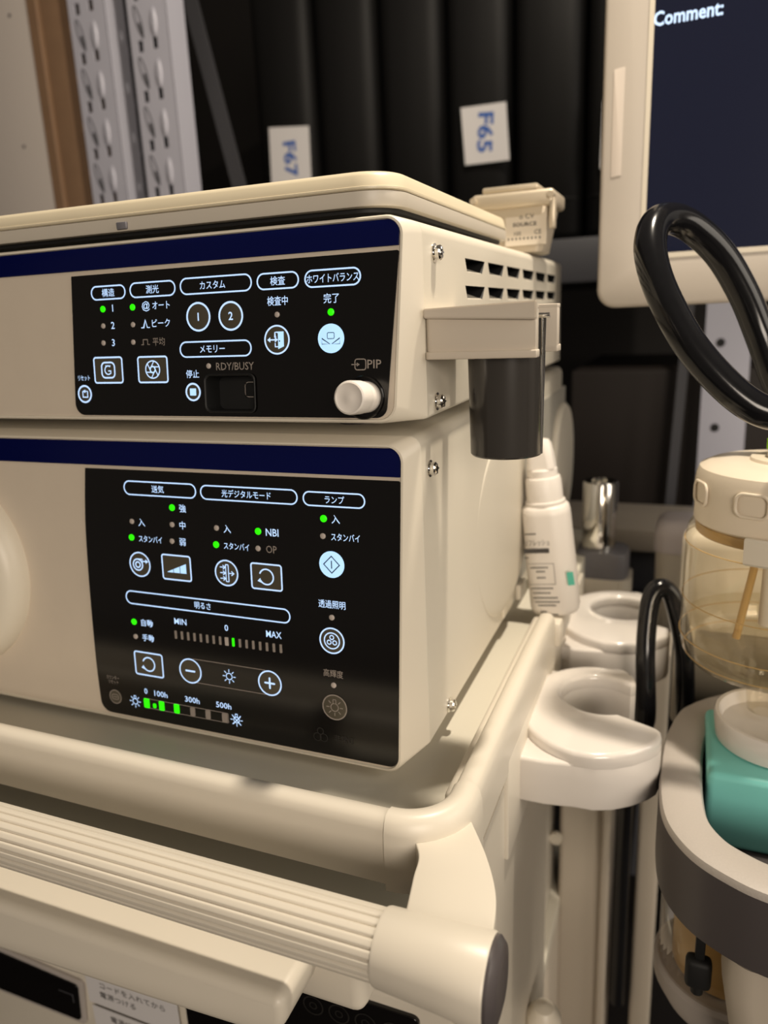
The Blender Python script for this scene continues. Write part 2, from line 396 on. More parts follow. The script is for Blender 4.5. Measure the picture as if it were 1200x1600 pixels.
# headings
heading(pu, '構造', -158.0, 63.0, 21.0, 6.3, 7.4); heading(pu, '測光', -131.0, 63.2, 26.6, 6.7, 7.2); heading(pu, 'カスタム', -95.0, 63.4, 39.0, 7.2, 13.2, -1.5)
heading(pu, '検査', -61.8, 63.2, 21.0, 6.8, 7.2); heading(pu, 'ホワイトバランス', -34.6, 63.0, 26.6, 7.0, 23.8); heading(pu, 'メモリー', -96.7, 34.2, 39.6, 7.0, 13.2, -1.5)
for u, v, on in ((-162.0, 55.2, 1), (-162.5, 47.0, 0), (-163.1, 38.7, 0), (-143.5, 55.3, 1), (-143.9, 47.0, 0), (-144.4, 38.6, 0), (-100.7, 26.3, 0), (-62.6, 48.5, 0), (-35.6, 48.5, 1)): light(pu, u, v, on)
for t, u, v, s, tw, mi in (('1', -155.8, 55.4, 4.4, None, 1), ('2', -156.4, 47.1, 4.4, None, 1), ('3', -156.8, 38.7, 4.4, None, 1), ('@', -135.4, 55.4, 4.6, None, 1), ('オート', -126.4, 55.6, 3.9, 9.8, 1), ('ピーク', -127.0, 47.2, 3.9, 10.2, 1), ('平均', -128.9, 38.5, 3.8, 7.0, 4),
        ('リセット', -177.4, 21.4, 2.8, 7.4, 1), ('停止', -110.1, 22.7, 3.7, 7.2, 1), ('RDY/BUSY', -86.1, 26.0, 4.5, 20.0, 4), ('検査中', -62.2, 54.5, 4.0, 10.2, 1), ('完了', -35.3, 54.4, 4.1, 7.2, 1), ('PIP', -15.2, 25.8, 4.8, 6.3, 4)):
    caption(pu, t, u, v, s, tw, mi)
def dr_peak(b, u, v, mi):
    band(b, [(u-2.6*mm, v-1.6*mm), (u-1.1*mm, v-1.6*mm), (u, v+2.0*mm), (u+1.1*mm, v-1.6*mm), (u+2.6*mm, v-1.6*mm)], .5*mm, .0002, mi, False)
b = B(); dr_peak(b, -136.3*mm, 46.9*mm, 1); sub('peak_symbol', b, pu)
b = B(); u, v = -136.9*mm, 38.4*mm
band(b, [(u-2.6*mm, v-1.2*mm), (u-1.3*mm, v-1.2*mm), (u-1.3*mm, v+1.2*mm), (u+1.3*mm, v+1.2*mm), (u+1.3*mm, v-1.2*mm), (u+2.6*mm, v-1.2*mm)], .4*mm, .0002, 4, False); sub('average_symbol', b, pu)
b = B(); u, v = -22.7*mm, 25.7*mm
band(b, rrect(u+.9*mm, v, 5.2*mm, 4.6*mm, 1.1*mm, 5), .45*mm, .0002, 4); band(b, [(u-3.4*mm, v), (u-.2*mm, v)], .4*mm, .0002, 4, False); flat(b, [(u+.6*mm, v), (u-.8*mm, v+.9*mm), (u-.8*mm, v-.9*mm)], .0002, 4); sub('input_symbol', b, pu)
def d_struct(b, u, v):
    band(b, rrect(u, v, 8.2*mm, 7.6*mm, 2.2*mm, 6), .8*mm, .0004, 1)
    band(b, arc(u, v, 2.1*mm, 50, 310, 18), .6*mm, .0004, 1, False); band(b, [(u, v-.4*mm), (u+1.6*mm, v-.4*mm), (u+1.6*mm, v-1.8*mm)], .6*mm, .0004, 1, False)
    for k in range(4): flat(b, circ(u-1.4*mm+k*.9*mm, v+2.2*mm, .28*mm, n=8), .0004, 1)
def d_iris(b, u, v):
    r = 4.2*mm; band(b, circ(u, v, r), .6*mm, .0004, 1)
    for k in range(6):
        t = k*PI/3+.3; t2 = t+PI*.62
        band(b, [(u+r*math.cos(t), v+r*math.sin(t)), (u+.42*r*math.cos(t2), v+.42*r*math.sin(t2))], .5*mm, .0004, 1, False)
    band(b, circ(u, v, r*.40, n=6, a0=.5), .45*mm, .0004, 1)
def d_reset(b, u, v):
    band(b, [(u-1.2*mm, v+1.5*mm), (u-1.2*mm, v-1.6*mm), (u+1.9*mm, v-1.6*mm), (u+1.9*mm, v+1.4*mm), (u+.6*mm, v+1.4*mm)], .6*mm, .0004, 1, False)
    flat(b, [(u-1.4*mm, v+1.4*mm), (u+.5*mm, v+2.3*mm), (u+.5*mm, v+.5*mm)], .0004, 1)
def d_num(t):
    def f(b, u, v): text_into(b, t, u, v, 5.2*mm, None, 1, .0004, bold=.015)
    return f
def d_stop(b, u, v): flat(b, rrect(u, v, 3.6*mm, 3.4*mm, .3*mm, 2), .0004, 2)
def d_door(b, u, v):
    flat(b, [(u+.6*mm, v+2.8*mm), (u+.6*mm, v-4.2*mm), (u+3.6*mm, v-3.0*mm), (u+3.6*mm, v+3.6*mm), (u-.6*mm, v+3.6*mm)], .0004, 2)
    band(b, [(u-.2*mm, v+1.2*mm), (u-.9*mm, v+1.2*mm), (u-.9*mm, v+3.3*mm), (u+.4*mm, v+3.3*mm)], .5*mm, .00042, 1, False); band(b, [(u-.9*mm, v-1.4*mm), (u-.9*mm, v-3.1*mm), (u+.6*mm, v-3.1*mm)], .5*mm, .0004, 1, False)
    band(b, [(u-4.0*mm, v), (u-.5*mm, v)], .6*mm, .0004, 1, False); flat(b, [(u-5.0*mm, v), (u-3.4*mm, v+1.2*mm), (u-3.4*mm, v-1.2*mm)], .0004, 1); flat(b, [(u+.6*mm, v), (u-1*mm, v-1.2*mm), (u-1*mm, v+1.2*mm)], .00045, 1)
    flat(b, circ(u+1.4*mm, v-.6*mm, .35*mm, n=10), .00046, 3)
def d_wb(b, u, v):
    band(b, rrect(u, v+1.2*mm, 3.4*mm, 2.6*mm, .5*mm, 3), .3*mm, .00042, 3)
    for s in (-1, 1): band(b, [(u+s*.5*mm, v-2.4*mm), (u+s*4.4*mm, v-2.4*mm), (u+s*4.4*mm, v+.1*mm)], .3*mm, .00042, 3)
button_square(pu, -161.1, 25.2, 18.6, 13.4, 1, d_struct); button_square(pu, -133.4, 25.1, 18.4, 13.2, 1, d_iris)
button_round(pu, -177.5, 13.3, 4.6, 0, 1, d_reset, .9); button_round(pu, -105.1, 49.2, 6.8, 0, 1, d_num('1'), .9); button_round(pu, -87.1, 48.9, 6.7, 0, 1, d_num('2'), .9)
button_round(pu, -110.2, 14.1, 4.4, 0, 1, d_stop, .9); button_round(pu, -63.0, 37.4, 6.6, 0, 1, d_door); button_round(pu, -35.8, 37.2, 6.35, 2, 2, d_wb, .5)
# card slot (recess with a card tray) and PIP socket
b = B(); loft(b, [[Vector((p.x, y, p.y)) for p in rrect(-89.2*mm, 13.4*mm, w_*mm, h_*mm, 3*mm, 6)] for y, w_, h_ in ((-.0008, 28.4, 18.4), (-.0012, 27.6, 17.6), (-.0008, 26.4, 16.4), (.010, 25.4, 15.4))], True, False, True)
band(b, rpoly([(-86.4*mm, 11.6*mm, .002), (-76.4*mm, 11.6*mm, .0002), (-76.4*mm, 18.6*mm, .0002), (-86.4*mm, 18.6*mm, .002)], 4), .35*mm, -.0085, 1)
box(b, (-86.6*mm, .0085, 11.5*mm), (-76.6*mm, .0099, 18.6*mm), .0004, 2, 0)
obj('card_slot', b, [DARK, GREY], pu)
b = B(); lathe(b, [(9.2*mm, .001), (9.6*mm, -.0005), (9.2*mm, -.0009), (8.6*mm, -.0004), (8.4*mm, .006), (2*mm, .0061)], 48, 'y', (-20.3*mm, 0, 11.4*mm)); sk = obj('video_socket', b, BLACK, pu)
b = B(); lathe(b, [(6.9*mm, .0055), (6.9*mm, -.0065), (6.75*mm, -.0068), (6.75*mm, -.0075), (7.2*mm, -.0078), (7.2*mm, -.0165), (6.9*mm, -.0174), (6.2*mm, -.0178), (5.6*mm, -.0174), (2.6*mm, -.0172), (1.4*mm, -.0176)], 48, 'y', (-19.6*mm, 0, 11.6*mm)); obj('socket_cap', b, BOTTLEW, sk, label='white translucent dust cap')
screw(up_u, UX, .0153, .2377); screw(up_u, UX, .0137, .1723)
b = B(); box(b, (-.372, .374, .168), (UX-.004, .40, .248), .003, 2); obj('rear_panel', b, KBASE, up_u)
for x in (-.34, -.05):
    for y in (.04, .33):
        b = B(); lathe(b, [(.008, .1578), (.009, .160), (.009, .1665)], 20, 'z', (x, y, 0)); obj('foot', b, DGREY, up_u)

# ================================================================== LOWER UNIT (light source)
lo_u = thing('light_source_unit', 'cream lower console with brightness scale and lamp button on black panel, round socket at left', 'medical console', (0, 0, -0.012))
ang_l = -math.atan2(0.010, 0.162); loc_l = (0, -0.019, -0.004)
housing(lo_u, -0.376, 0.0, 0.0, 0.158, 0.416)
R_l, L_l = unit_body(lo_u, -0.376, 0.0, 0.0, 0.158, 0.416, ang_l, loc_l, (-.0042, -.0082), -.0027, .1602, 0)
b = B(); slab(b, [L_l], 0.0006, 0.0022); obj('face_plate', b, PLATE, lo_u, loc_l, (ang_l, 0, 0))
b = B(); slab(b, [rpoly([(-.3695, .1451, .002), (-6.6*mm, .1451, .0004), (-6.4*mm, .1582, .0052), (-.3695, .1582, .005)], 6)], -0.0002, 0.0006, .0001); obj('blue_strip', b, BLUE, lo_u, loc_l, (ang_l, 0, 0))
Lc = [Vector(p) for p in catmull([(-189.6*mm, 143.2*mm), (-192.0*mm, 125*mm), (-193.7*mm, 107.6*mm), (-195.2*mm, 74.2*mm), (-195.9*mm, 31.8*mm), (-195.3*mm, 9*mm)], 6)]
OUT = list(Lc) + rpoly([(-195.3*mm, 9*mm, .0001), (-194.6*mm, .2*mm, .0070), (-10.2*mm, .2*mm, .005), (-6.8*mm, 143.4*mm, .0008), (-189.6*mm, 143.2*mm, .0001)], 8)[9:-9]
b = B(); slab(b, [[Vector((p[0], p[1])) for p in OUT]], 0.0, 0.0006)
pl = obj('control_panel', b, BLACK, lo_u, loc_l, (ang_l, 0, 0))
heading(pl, '送気', -141.1, 133.6, 45.6, 7.2, 7.4, -1.0); heading(pl, '光デジタルモード', -87.5, 133.4, 55.4, 7.0, 26.8, -1.0); heading(pl, 'ランプ', -40.4, 133.2, 32.0, 6.6, 9.6, 0.5); heading(pl, '明るさ', -118.1, 72.3, 102.5, 7.2, 9.6, -1.0)
for u, v, on in ((-133.8, 124.3, 1), (-134.6, 115.2, 0), (-135.5, 106.2, 0), (-160.8, 115.3, 0), (-162.0, 106.4, 1), (-107.1, 115.2, 0), (-108.0, 106.4, 1), (-82.6, 115.1, 1), (-83.2, 106.3, 0), (-46.0, 123.8, 1), (-46.7, 115.2, 0), (-43.5, 74.5, 0), (-43.8, 39.0, 0), (-165.6, 58.1, 1), (-165.4, 49.5, 0)): light(pl, u, v, on, 1.75)
for t, u, v, s, tw, mi in (('強', -127.2, 124.2, 4.1, None, 1), ('中', -128.0, 115.2, 4.1, None, 1), ('弱', -128.8, 106.2, 4.1, None, 1), ('入', -154.4, 115.1, 4.2, None, 1), ('スタンバイ', -149.5, 106.2, 3.7, 14.6, 1), ('入', -100.7, 115.1, 4.2, None, 1), ('スタンバイ', -95.8, 106.3, 3.7, 14.4, 1),
        ('NBI', -74.6, 115.0, 4.9, 6.9, 1), ('OP', -75.5, 106.3, 4.9, 5.8, 4), ('入', -39.6, 123.8, 4.2, None, 1), ('スタンバイ', -34.8, 115.2, 3.8, 14.4, 1), ('透過照明', -43.2, 81.2, 4.0, 14.0, 1), ('高輝度', -43.8, 45.2, 3.9, 10.4, 4),
        ('非常灯', -38.9, 10.4, 3.9, 10.4, 5), ('自動', -156.7, 58.3, 4.0, 7.6, 1), ('手動', -156.8, 49.6, 4.0, 7.6, 1), ('MIN', -134.2, 61.8, 4.4, 7.6, 1), ('MAX', -76.7, 61.6, 4.6, 8.6, 1), ('0', -105.1, 61.8, 4.4, None, 1),
        ('カウンター', -184.6, 22.3, 2.5, 8.6, 4), ('リセット', -184.4, 19.6, 2.5, 6.8, 4), ('0', -161.7, 17.5, 4.2, None, 1), ('100h', -151.4, 17.2, 4.2, 8.6, 1), ('300h', -130.4, 17.1, 4.2, 9.2, 1), ('500h', -110.1, 17.2, 4.2, 9.2, 1)):
    caption(pl, t, u, v, s, tw, mi)
def d_pump(b, u, v):
    for r in (3.1, 1.5): band(b, circ(u-1.3*mm, v-.2*mm, r*mm), .75*mm, .0004, 1)
    band(b, [(u-1.4*mm, v+3.0*mm), (u+1.8*mm, v+3.0*mm), (u+1.8*mm, v+.8*mm)], .6*mm, .0004, 1, False)
    band(b, [(u+2.2*mm, v+1.9*mm), (u+4.2*mm, v+1.9*mm)], .6*mm, .0004, 1, False); flat(b, [(u+5.8*mm, v+1.9*mm), (u+3.9*mm, v+3.1*mm), (u+3.9*mm, v+.7*mm)], .0004, 1)
def d_bars(b, u, v):
    for k in range(3):
        x0, x1 = u+(-6.0+k*4.2)*mm, u+(-2.2+k*4.2)*mm
        f = lambda x: v+(-2.6+(x-u+6.0*mm)/mm*.42)*mm
        flat(b, [(x0, v-2.8*mm), (x1, v-2.8*mm), (x1, f(x1)), (x0, f(x0))], .0004, 2)
def d_filter(b, u, v):
    band(b, rrect(u+.5*mm, v, 1.6*mm, 9.0*mm, .2*mm, 2), .5*mm, .0004, 1)
    for dy in (-3.0, 0, 3.0):
        y = v+dy*mm; band(b, [(u-3.8*mm, y), (u-.8*mm, y)], .5*mm, .0004, 1, False); band(b, [(u-2.0*mm, y+1.1*mm), (u-.6*mm, y), (u-2.0*mm, y-1.1*mm)], .5*mm, .0004, 1, False)
    band(b, [(u+1.6*mm, v), (u+4.2*mm, v)], .5*mm, .0004, 1, False); band(b, [(u+3.0*mm, v+1.2*mm), (u+4.5*mm, v), (u+3.0*mm, v-1.2*mm)], .5*mm, .0004, 1, False)
def d_rot(b, u, v): icon_rotate(b, u, v, 4.0*mm, 1)
def d_lamp(b, u, v):
    band(b, [(u-4.2*mm, v), (u, v-4.2*mm), (u+4.2*mm, v), (u, v+4.2*mm)], .5*mm, .00042, 3); band(b, [(u, v-2.0*mm), (u, v+2.0*mm)], .55*mm, .00042, 3, False)
def d_three(b, u, v):
    band(b, circ(u, v, 4.1*mm), .6*mm, .0004, 1)
    for a in (90, 210, 330): band(b, circ(u+1.75*mm*math.cos(math.radians(a)), v+1.75*mm*math.sin(math.radians(a)), 1.05*mm, n=20), .5*mm, .0004, 1)
def d_bulb(b, u, v): icon_sun(b, u, v, 4.6*mm, 4, 8, True)
def d_minus(b, u, v): flat(b, rrect(u, v, 6.4*mm, 1.0*mm, .4*mm, 3), .0004, 1)
def d_plus(b, u, v):
    flat(b, rrect(u, v, 6.4*mm, 1.0*mm, .4*mm, 3), .0004, 1); flat(b, rrect(u, v, 1.0*mm, 6.4*mm, .4*mm, 3), .00041, 1)
def d_cnt(b, u, v): band(b, rrect(u, v, 4.6*mm, 3.0*mm, 1.2*mm, 4), .45*mm, .0004, 4); band(b, [(u-1.6*mm, v), (u+1.6*mm, v)], .5*mm, .0004, 4, False)
button_round(pl, -157.8, 91.7, 7.0, 0, 1, d_pump); button_square(pl, -133.8, 91.9, 18.8, 14.2, 1, d_bars); button_round(pl, -102.7, 91.8, 7.05, 0, 1, d_filter); button_square(pl, -79.1, 91.9, 18.2, 14.0, 1, d_rot)
button_round(pl, -42.5, 101.4, 6.6, 2, 2, d_lamp, .5); button_round(pl, -43.8, 62.5, 6.85, 0, 1, d_three); button_round(pl, -43.6, 27.2, 6.85, 0, 4, d_bulb, .6); button_square(pl, -157.8, 34.1, 19.6, 14.2, 1, d_rot)
b = B()
for v in (41.4, 27.9): band(b, [(-128*mm, v*mm), (-83*mm, v*mm)], .4*mm, .0002, 4, False)
sub('guide_lines', b, pl)
button_round(pl, -130.0, 34.2, 7.2, 0, 1, d_minus); button_round(pl, -80.5, 34.6, 7.0, 0, 1, d_plus); button_round(pl, -183.9, 10.6, 4.3, 0, 4, d_cnt, .5)
b = B(); icon_sun(b, -105.2*mm, 34.7*mm, 4.0*mm, 1, 8); sub('sun_symbol', b, pl)
b = B(); icon_sun(b, -169.7*mm, 10.1*mm, 3.8*mm, 1, 8, True); sub('lamp_symbol', b, pl)
b = B(); icon_sun(b, -102.3*mm, 10.2*mm, 3.8*mm, 1, 8, True); band(b, [(-104.6*mm, 12.4*mm), (-99.8*mm, 7.6*mm)], .5*mm, .00042, 1, False); band(b, [(-104.6*mm, 7.6*mm), (-99.8*mm, 12.4*mm)], .5*mm, .00042, 1, False); sub('lamp_symbol', b, pl)
b = B(); u, v = -52.2*mm, 10.2*mm
for a, q, r in ((0, 2.6, 1.7), (-1.8, -.8, 2.1), (1.8, -.8, 2.1)): band(b, circ(u+a*mm, v+q*mm, r*mm, n=24), .4*mm, .0002, 5)
sub('emergency_symbol', b, pl)
for k in range(17):
    u = -137.9+k*(64.9/16); on = (k == 9); mid = (k == 8)
    b = B(); wd = 2.1 if mid else 1.35; v = 54.0+k*.03
    slab(b, [rrect(u*mm, v*mm, wd*mm, 4.6*mm, .3*mm, 3)], -0.0003, 0.0)
    obj('scale_bar', b, LED if on else LEDOFF if mid else GREY, pl, label='lit green scale bar' if on else None)
b = B(); band(b, rrect(-135.6*mm, 10.2*mm, 56.0*mm, 5.6*mm, .6*mm, 3), .35*mm, .0002, 4); sub('gauge_frame', b, pl)
for u, wd, h, on in ((-161.8, 3.6, 5.6, 1), (-156.4, 2.0, 2.6, 1), (-151.5, 3.4, 5.4, 1), (-141.3, 3.4, 5.4, 1), (-130.6, 3.0, 5.0, 0), (-120.6, 3.0, 5.0, 0), (-109.8, 3.4, 5.0, 0)):
    b = B(); slab(b, [rrect(u*mm, (10.2 if h > 3 else 9.4)*mm, wd*mm, h*mm, .5*mm, 3)], -0.0004, 0.0); obj('gauge_segment', b, LED if on else GREY, pl, label='lit green gauge segment' if on else None)
# scope socket boss at left
b = B(); lathe(b, [(.0610, .001), (.0610, -.003), (.0595, -.008), (.0560, -.0118), (.0500, -.0138), (.0445, -.0138), (.0415, -.0115), (.0400, -.007), (.0395, .004)], 80, 'y', (-.3015, 0, .0775)); obj('scope_socket', b, BEZEL, pl)
b = B(); lathe(b, [(.0393, -.0065), (.036, -.007), (.034, .002), (.004, .0021)], 56, 'y', (-.3015, 0, .0775)); obj('socket_opening', b, DARK, pl)
screw(lo_u, 0.0, .0118, .1408); screw(lo_u, 0.0, .0331, .0047)
# side: swollen vent cover, hatched mesh, rear disc
b = B()
def pad(b, y0, y1, z0, z1, d, r, mi=0):
    loops = []
    for ins, x in ((0, 0.0), (0.0, d*.55), (.003, d*.9), (.008, d)):
        loops.append([Vector((x, p.x, p.y)) for p in rpoly([(y0+ins, z0+ins, r-ins*.5), (y1-ins, z0+ins, r-ins*.5), (y1-ins, z1-ins, r-ins*.5), (y0+ins, z1-ins, r-ins*.5)], 10)])
    loft(b, loops, True, False, True, mi); 
loops = []
N_ = 28
for k in range(15):                                       # a broad swelling that grows out of the flat side and ends in a crisp round rim
    s = k/14; y = .085 + s*.143
    hh = .050*math.sin(PI*min(1, .25+.75*1.0))
    loops.append(s)
cy, cz = .165, .0715
rows = []
for k in range(13):
    t = k/12; rr = .0625*math.cos(t*PI/2)**.55 if k < 12 else 0.0004
    row = []
    for i in range(64):
        a = 2*PI*i/64; yy = cy+rr*1.12*math.cos(a); zz = cz+rr*math.sin(a)
        amp = .0075*max(0.02, min(1, (yy-cy+.07)/.13))
        row.append(Vector((amp*math.sin(t*PI/2)**.6, yy, zz)))
    rows.append(row)
loft(b, rows, True, False, True)
bmesh.ops.recalc_face_normals(b, faces=b.faces); obj('vent_cover', b, CREAM, lo_u, sharp=60)
b = B(); box(b, (-.001, .20, .012), (.0008, .43, .138), .0002, 1); obj('mesh_grille', b, HATCH, lo_u)
b = B(); lathe(b, [(.058, -.0005), (.058, .003), (.055, .0055), (.045, .006)], 64, 'x', (0, .408, .066)); obj('rear_disc', b, CREAM, lo_u)
b = B(); box(b, (0.0, .158, .004), (.0022, .185, .040), .0008, 2); box(b, (0.0, .205, .0), (.004, .225, .012), .001, 2); obj('side_latch', b, BEZEL, lo_u)
b = B(); box(b, (-.374, .414, .002), (-.004, .436, .154), .003, 2); obj('rear_panel', b, KBASE, lo_u)
for x in (-.34, -.04):
    for y in (.04, .37):
        b = B(); lathe(b, [(.008, -.012), (.009, -.010), (.009, .0005)], 20, 'z', (x, y, 0)); obj('foot', b, DGREY, lo_u)

# ================================================================== keyboard with soft cover on top
kb = thing('keyboard', 'flat beige keyboard under a yellowed soft cover, lying on the upper console', 'keyboard', (-.19, .10, .2505))
def kloop(x0, x1, y0, y1, z, r): return [Vector((p.x, p.y, z)) for p in rpoly([(x0, y0, r), (x1, y0, r), (x1, y1, r), (x0, y1, r)], 8)]
X0, X1, Y0, Y1 = -.385, -.0060, -.0065, .218
def kl(i, z): return kloop(X0+i, X1-i, Y0+i, Y1-i, z, .018-i*.5)
b = B(); loft(b, [kl(.0014, .2566), kl(.0003, .2569), kl(0, .2576), kl(0.0004, .2629), kl(.0012, .2633)], True, True, True); obj('keyboard_base', b, KBASE, kb)
b = B(); loft(b, [kl(.0008, .2634), kl(.0002, .2639), kl(.0002, .2647), kl(.0007, .2649), kl(.0016, .2692), kl(.0028, .2707), kl(.0045, .2713), kl(.008, .2711), kl(.011, .2709)], True, True, True); obj('soft_cover', b, KLID, kb, label='yellowed translucent soft cover')
b = B(); box(b, (-.1500, -.0078, .2576), (-.1440, -.0058, .2610), .0005, 2); obj('latch', b, MIDGREY, kb, label='small grey latch')
b = B(); box(b, (-.127, .006, .2708), (-.102, .014, .2728), .001, 2); obj('cover_tab', b, KLID, kb)
b = B(); loft(b, [kl(.004, .2548), kl(.004, .2567)]); obj('gap_shade', b, DARK, kb)  # dark sheet standing in for the shade in the gap under the keyboard
for x in (-.36, -.04):
    for y in (.02, .19):
        b = B(); lathe(b, [(.006, .25055), (.006, .2550)], 16, 'z', (x, y, 0)); obj('foot', b, DGREY, kb)

# ================================================================== scope holder bracket with cup on the side
hk = thing('scope_holder', 'beige U shaped bracket on the upper console side carrying a dark grey cup', 'holder', (UX, .02, .146))
def uout(o):                            # plan of the U, grown outwards by o
    return rpoly([(UX+.0002, -.001-o, .003), (.0525+o*.3, -.001-o, .0006), (.0525+o*.3, .0035, .0006), (.030, .0052, .016), (.0085, .0045, .004), (.0085, .0405, .004), (.030, .0400, .016), (.0545, .0405, .0006), (.0545+o*.3, .0455+o, .0006), (UX+.0002, .0455+o, .003)], 6)
b = B(); slab(b, [uout(0)], .1925, .2125, .0005, plane='xy')
obj('bracket_band', b, HOOKM, hk)
b = B()
lo_ = lambda z0, z1, o: slab(b, [uout(o)], z0, z1, .0004, plane='xy')
loft(b, [[Vector(p) for p in L] for L in ([(UX+.0003, .0, .2098), (UX+.0003, .0, .2138), (UX+.0003, -.0028, .2138), (UX+.0003, -.0028, .2098)], [(.0528, .0, .2078), (.0528, .0, .2152), (.0528, -.0042, .2152), (.0528, -.0042, .2078)])])
bmesh.ops.recalc_face_normals(b, faces=b.faces)
bmesh.ops.bevel(b, geom=list(b.edges), offset=.0005, segments=2, affect='EDGES')
slab(b, [uout(.0005)], .2118, .2138, .0004, plane='xy')
obj('top_bar', b, HOOKM, hk)
b = B(); slab(b, [uout(.0018)], .1922, .1955, .0006, plane='xy'); obj('bottom_lip', b, HOOKM, hk)
b = B(); sweep(b, [(.0500, .009, .2088), (.0560, .009, .2090)], .0011); sweep(b, [(.0530, .009, .2090), (.0531, .0095, .150)], .0006)
obj('wire_pin', b, CHROME, hk, label='thin metal pin')
cu = B(); lathe(cu, [(.0145, .1478), (.0160, .1470), (.0166, .1478), (.0172, .185), (.0177, .2085), (.0187, .2090), (.0187, .2100), (.0165, .2100), (.0155, .150), (.004, .1495)], 64, 'z', (.0345, .0225, 0))
obj('cup', cu, CUPM, hk, label='dark grey cup')

# ================================================================== connector box at the rear of the upper console
cbx = thing('connector_box', 'small beige lidded connector box with printed plate at rear of upper console', 'connector box', (-.005, .265, .2505))
b = B(); loft(b, [[Vector((p.x, p.y, z)) for p in rrect(-.0115+dx, .266, w_, d_, .005, 6)] for z, w_, d_, dx in ((.2506, .034, .034, 0), (.2515, .041, .038, 0), (.280, .050, .042, .001), (.2815, .050, .042, .001))]); obj('box_body', b, NICK, cbx)
b = B(); box(b, (-.0405, .241, .2815), (.0185, .292, .2925), .003, 3); box(b, (-.033, .243, .2925), (.0070, .288, .2968), .0015, 2); obj('lid', b, NICK, cbx)
for x in (.0165, -.0385):
    b = B(); box(b, (x-.0015, .2415, .2660), (x+.0025, .250, .2860), .001, 2); lathe(b, [(.0022, .238), (.0022, .250)], 14, 'y', (x, 0, .2880)); obj('latch', b, NICK, cbx)
b = B(); M4 = Matrix.Translation((-.0015, .2452, .2685)) @ Matrix.Rotation(math.radians(-4), 4, 'X')
vs = box(b, (-.0150, -.0004, -.0125), (.0145, .0004, .0125), .0002, 1, 0, M4)
text_into(b, 'o CV', .0005, .0072, 5.0*mm, None, 1, .0006, M=M4); text_into(b, 'SOURCE', -.001, .0018, 3.6*mm, .017, 1, .0006, M=M4, bold=.02); text_into(b, '100', -.006, -.0042, 3.8*mm, None, 1, .0006, M=M4); text_into(b, 'CE', .0085, -.0038, 4.4*mm, None, 1, .0006, M=M4)
for k in range(9): band(b, [(-.0125+k*.0028, -.0085), (-.0125+k*.0028, -.0070)], .0011, .0005, 1, False)
for v in b.verts[-36:]: v.co = M4 @ v.co
obj('name_plate', b, [IVLAB, TXT], cbx, label='ivory plate with dark lettering')

# ================================================================== cart
cart = thing('equipment_cart', 'ivory equipment cart with raised tray rim and ribbed front handle carrying both consoles', 'cart', (-.19, .1, -.74))
b = B(); box(b, (-.40, -.058, -.030), (.031, .192, -.012), .001, 2); box(b, (-.40, .192, -.045), (.031, .46, -.0155), .001, 2); obj('tray', b, TRAY, cart)
prof = [(.0062, -.029), (.0064, -.012), (.0062, -.003), (.0052, .0010), (.0034, .0028), (.0010, .0034), (-.0012, .0032), (-.0036, .0024), (-.0052, .0006), (-.0060, -.004), (-.0060, -.029)]
path = [(-.40, -.0600, 0), (-.2, -.0600, 0), (-.01, -.0600, 0)] + [(.003+.0245*math.sin(t), -.0355-.0245*math.cos(t), 0) for t in [i*PI/2/12 for i in range(13)]] + [(.0275, -.02, 0), (.0275, .08, 0), (.0280, .178, 0)]
b = B(); sweep(b, path, prof, upv=(0, 0, 1)); bmesh.ops.recalc_face_normals(b, faces=b.faces); obj('rim', b, CART, cart)
pr2 = [(.0078, -.031), (.0080, -.014), (.0076, -.003), (.0062, .0020), (.0038, .0044), (.0006, .0050), (-.0030, .0040), (-.0056, .0016), (-.0072, -.004), (-.0072, -.031)]
p2 = [(.0015, -.0600, 0), (.003, -.0600, 0)] + [(.003+.0245*math.sin(t), -.0355-.0245*math.cos(t), 0) for t in [i*PI/2/14 for i in range(1, 14)]] + [(.0275, -.0355, 0), (.0275, -.030, 0)]
b = B(); sweep(b, p2, pr2, upv=(0, 0, 1)); bmesh.ops.recalc_face_normals(b, faces=b.faces); obj('corner_bumper', b, CART, cart)
b = B(); box(b, (.0165, -.03, -.0125), (.0225, .19, -.0045), .0025, 3); obj('tray_step', b, CART, cart)
# handle
b = B(); L0 = catmull([(.0100, -.058), (.0185, -.071), (.0208, -.084), (.0245, -.104)], 8); L1 = catmull([(.0340, -.044), (.0460, -.064), (.0542, -.083), (.0580, -.104)], 8)
slab(b, [[Vector((p.x, p.y)) for p in L0] + [Vector((p.x, p.y)) for p in L1[::-1]]], -.028, -.0050, .0008, plane='xy'); obj('handle_arm', b, CART, cart)
HY, HZ, HR = -.109, -.0160, .0128
b = B(); prof2 = []
NR = 20; SUB = 12
for i in range(NR*SUB):
    t = 2*PI*i/(NR*SUB); ph = (i % SUB)/SUB; g = 0.0 if .18 < ph < .82 else 1.0 - abs((ph if ph < .5 else 1-ph))/.18
    r = HR - .0010*g**.7
    prof2.append((r*math.cos(t), r*math.sin(t)))
loft(b, [[Vector((x, HY+a, HZ+c)) for a, c in prof2] for x in (-.40, -.2, .0185)]); bmesh.ops.recalc_face_normals(b, faces=b.faces); obj('ribbed_grip', b, CART, cart, sharp=50)
def ell(x, ry, rz, dy=0, dz=0, n=56): return [Vector((x, HY+dy+ry*math.cos(2*PI*i/n), HZ+dz+rz*math.sin(2*PI*i/n))) for i in range(n)]
b = B(); loft(b, [ell(.0172, .0125, .0125), ell(.0172, .0136, .0136), ell(.0182, .0139, .0139), ell(.042, .0150, .0152, 0, -.001), ell(.0578, .0158, .0168, .0, -.002), ell(.0588, .0154, .0164, 0, -.002)]); bmesh.ops.recalc_face_normals(b, faces=b.faces); obj('grip_end', b, CART, cart)
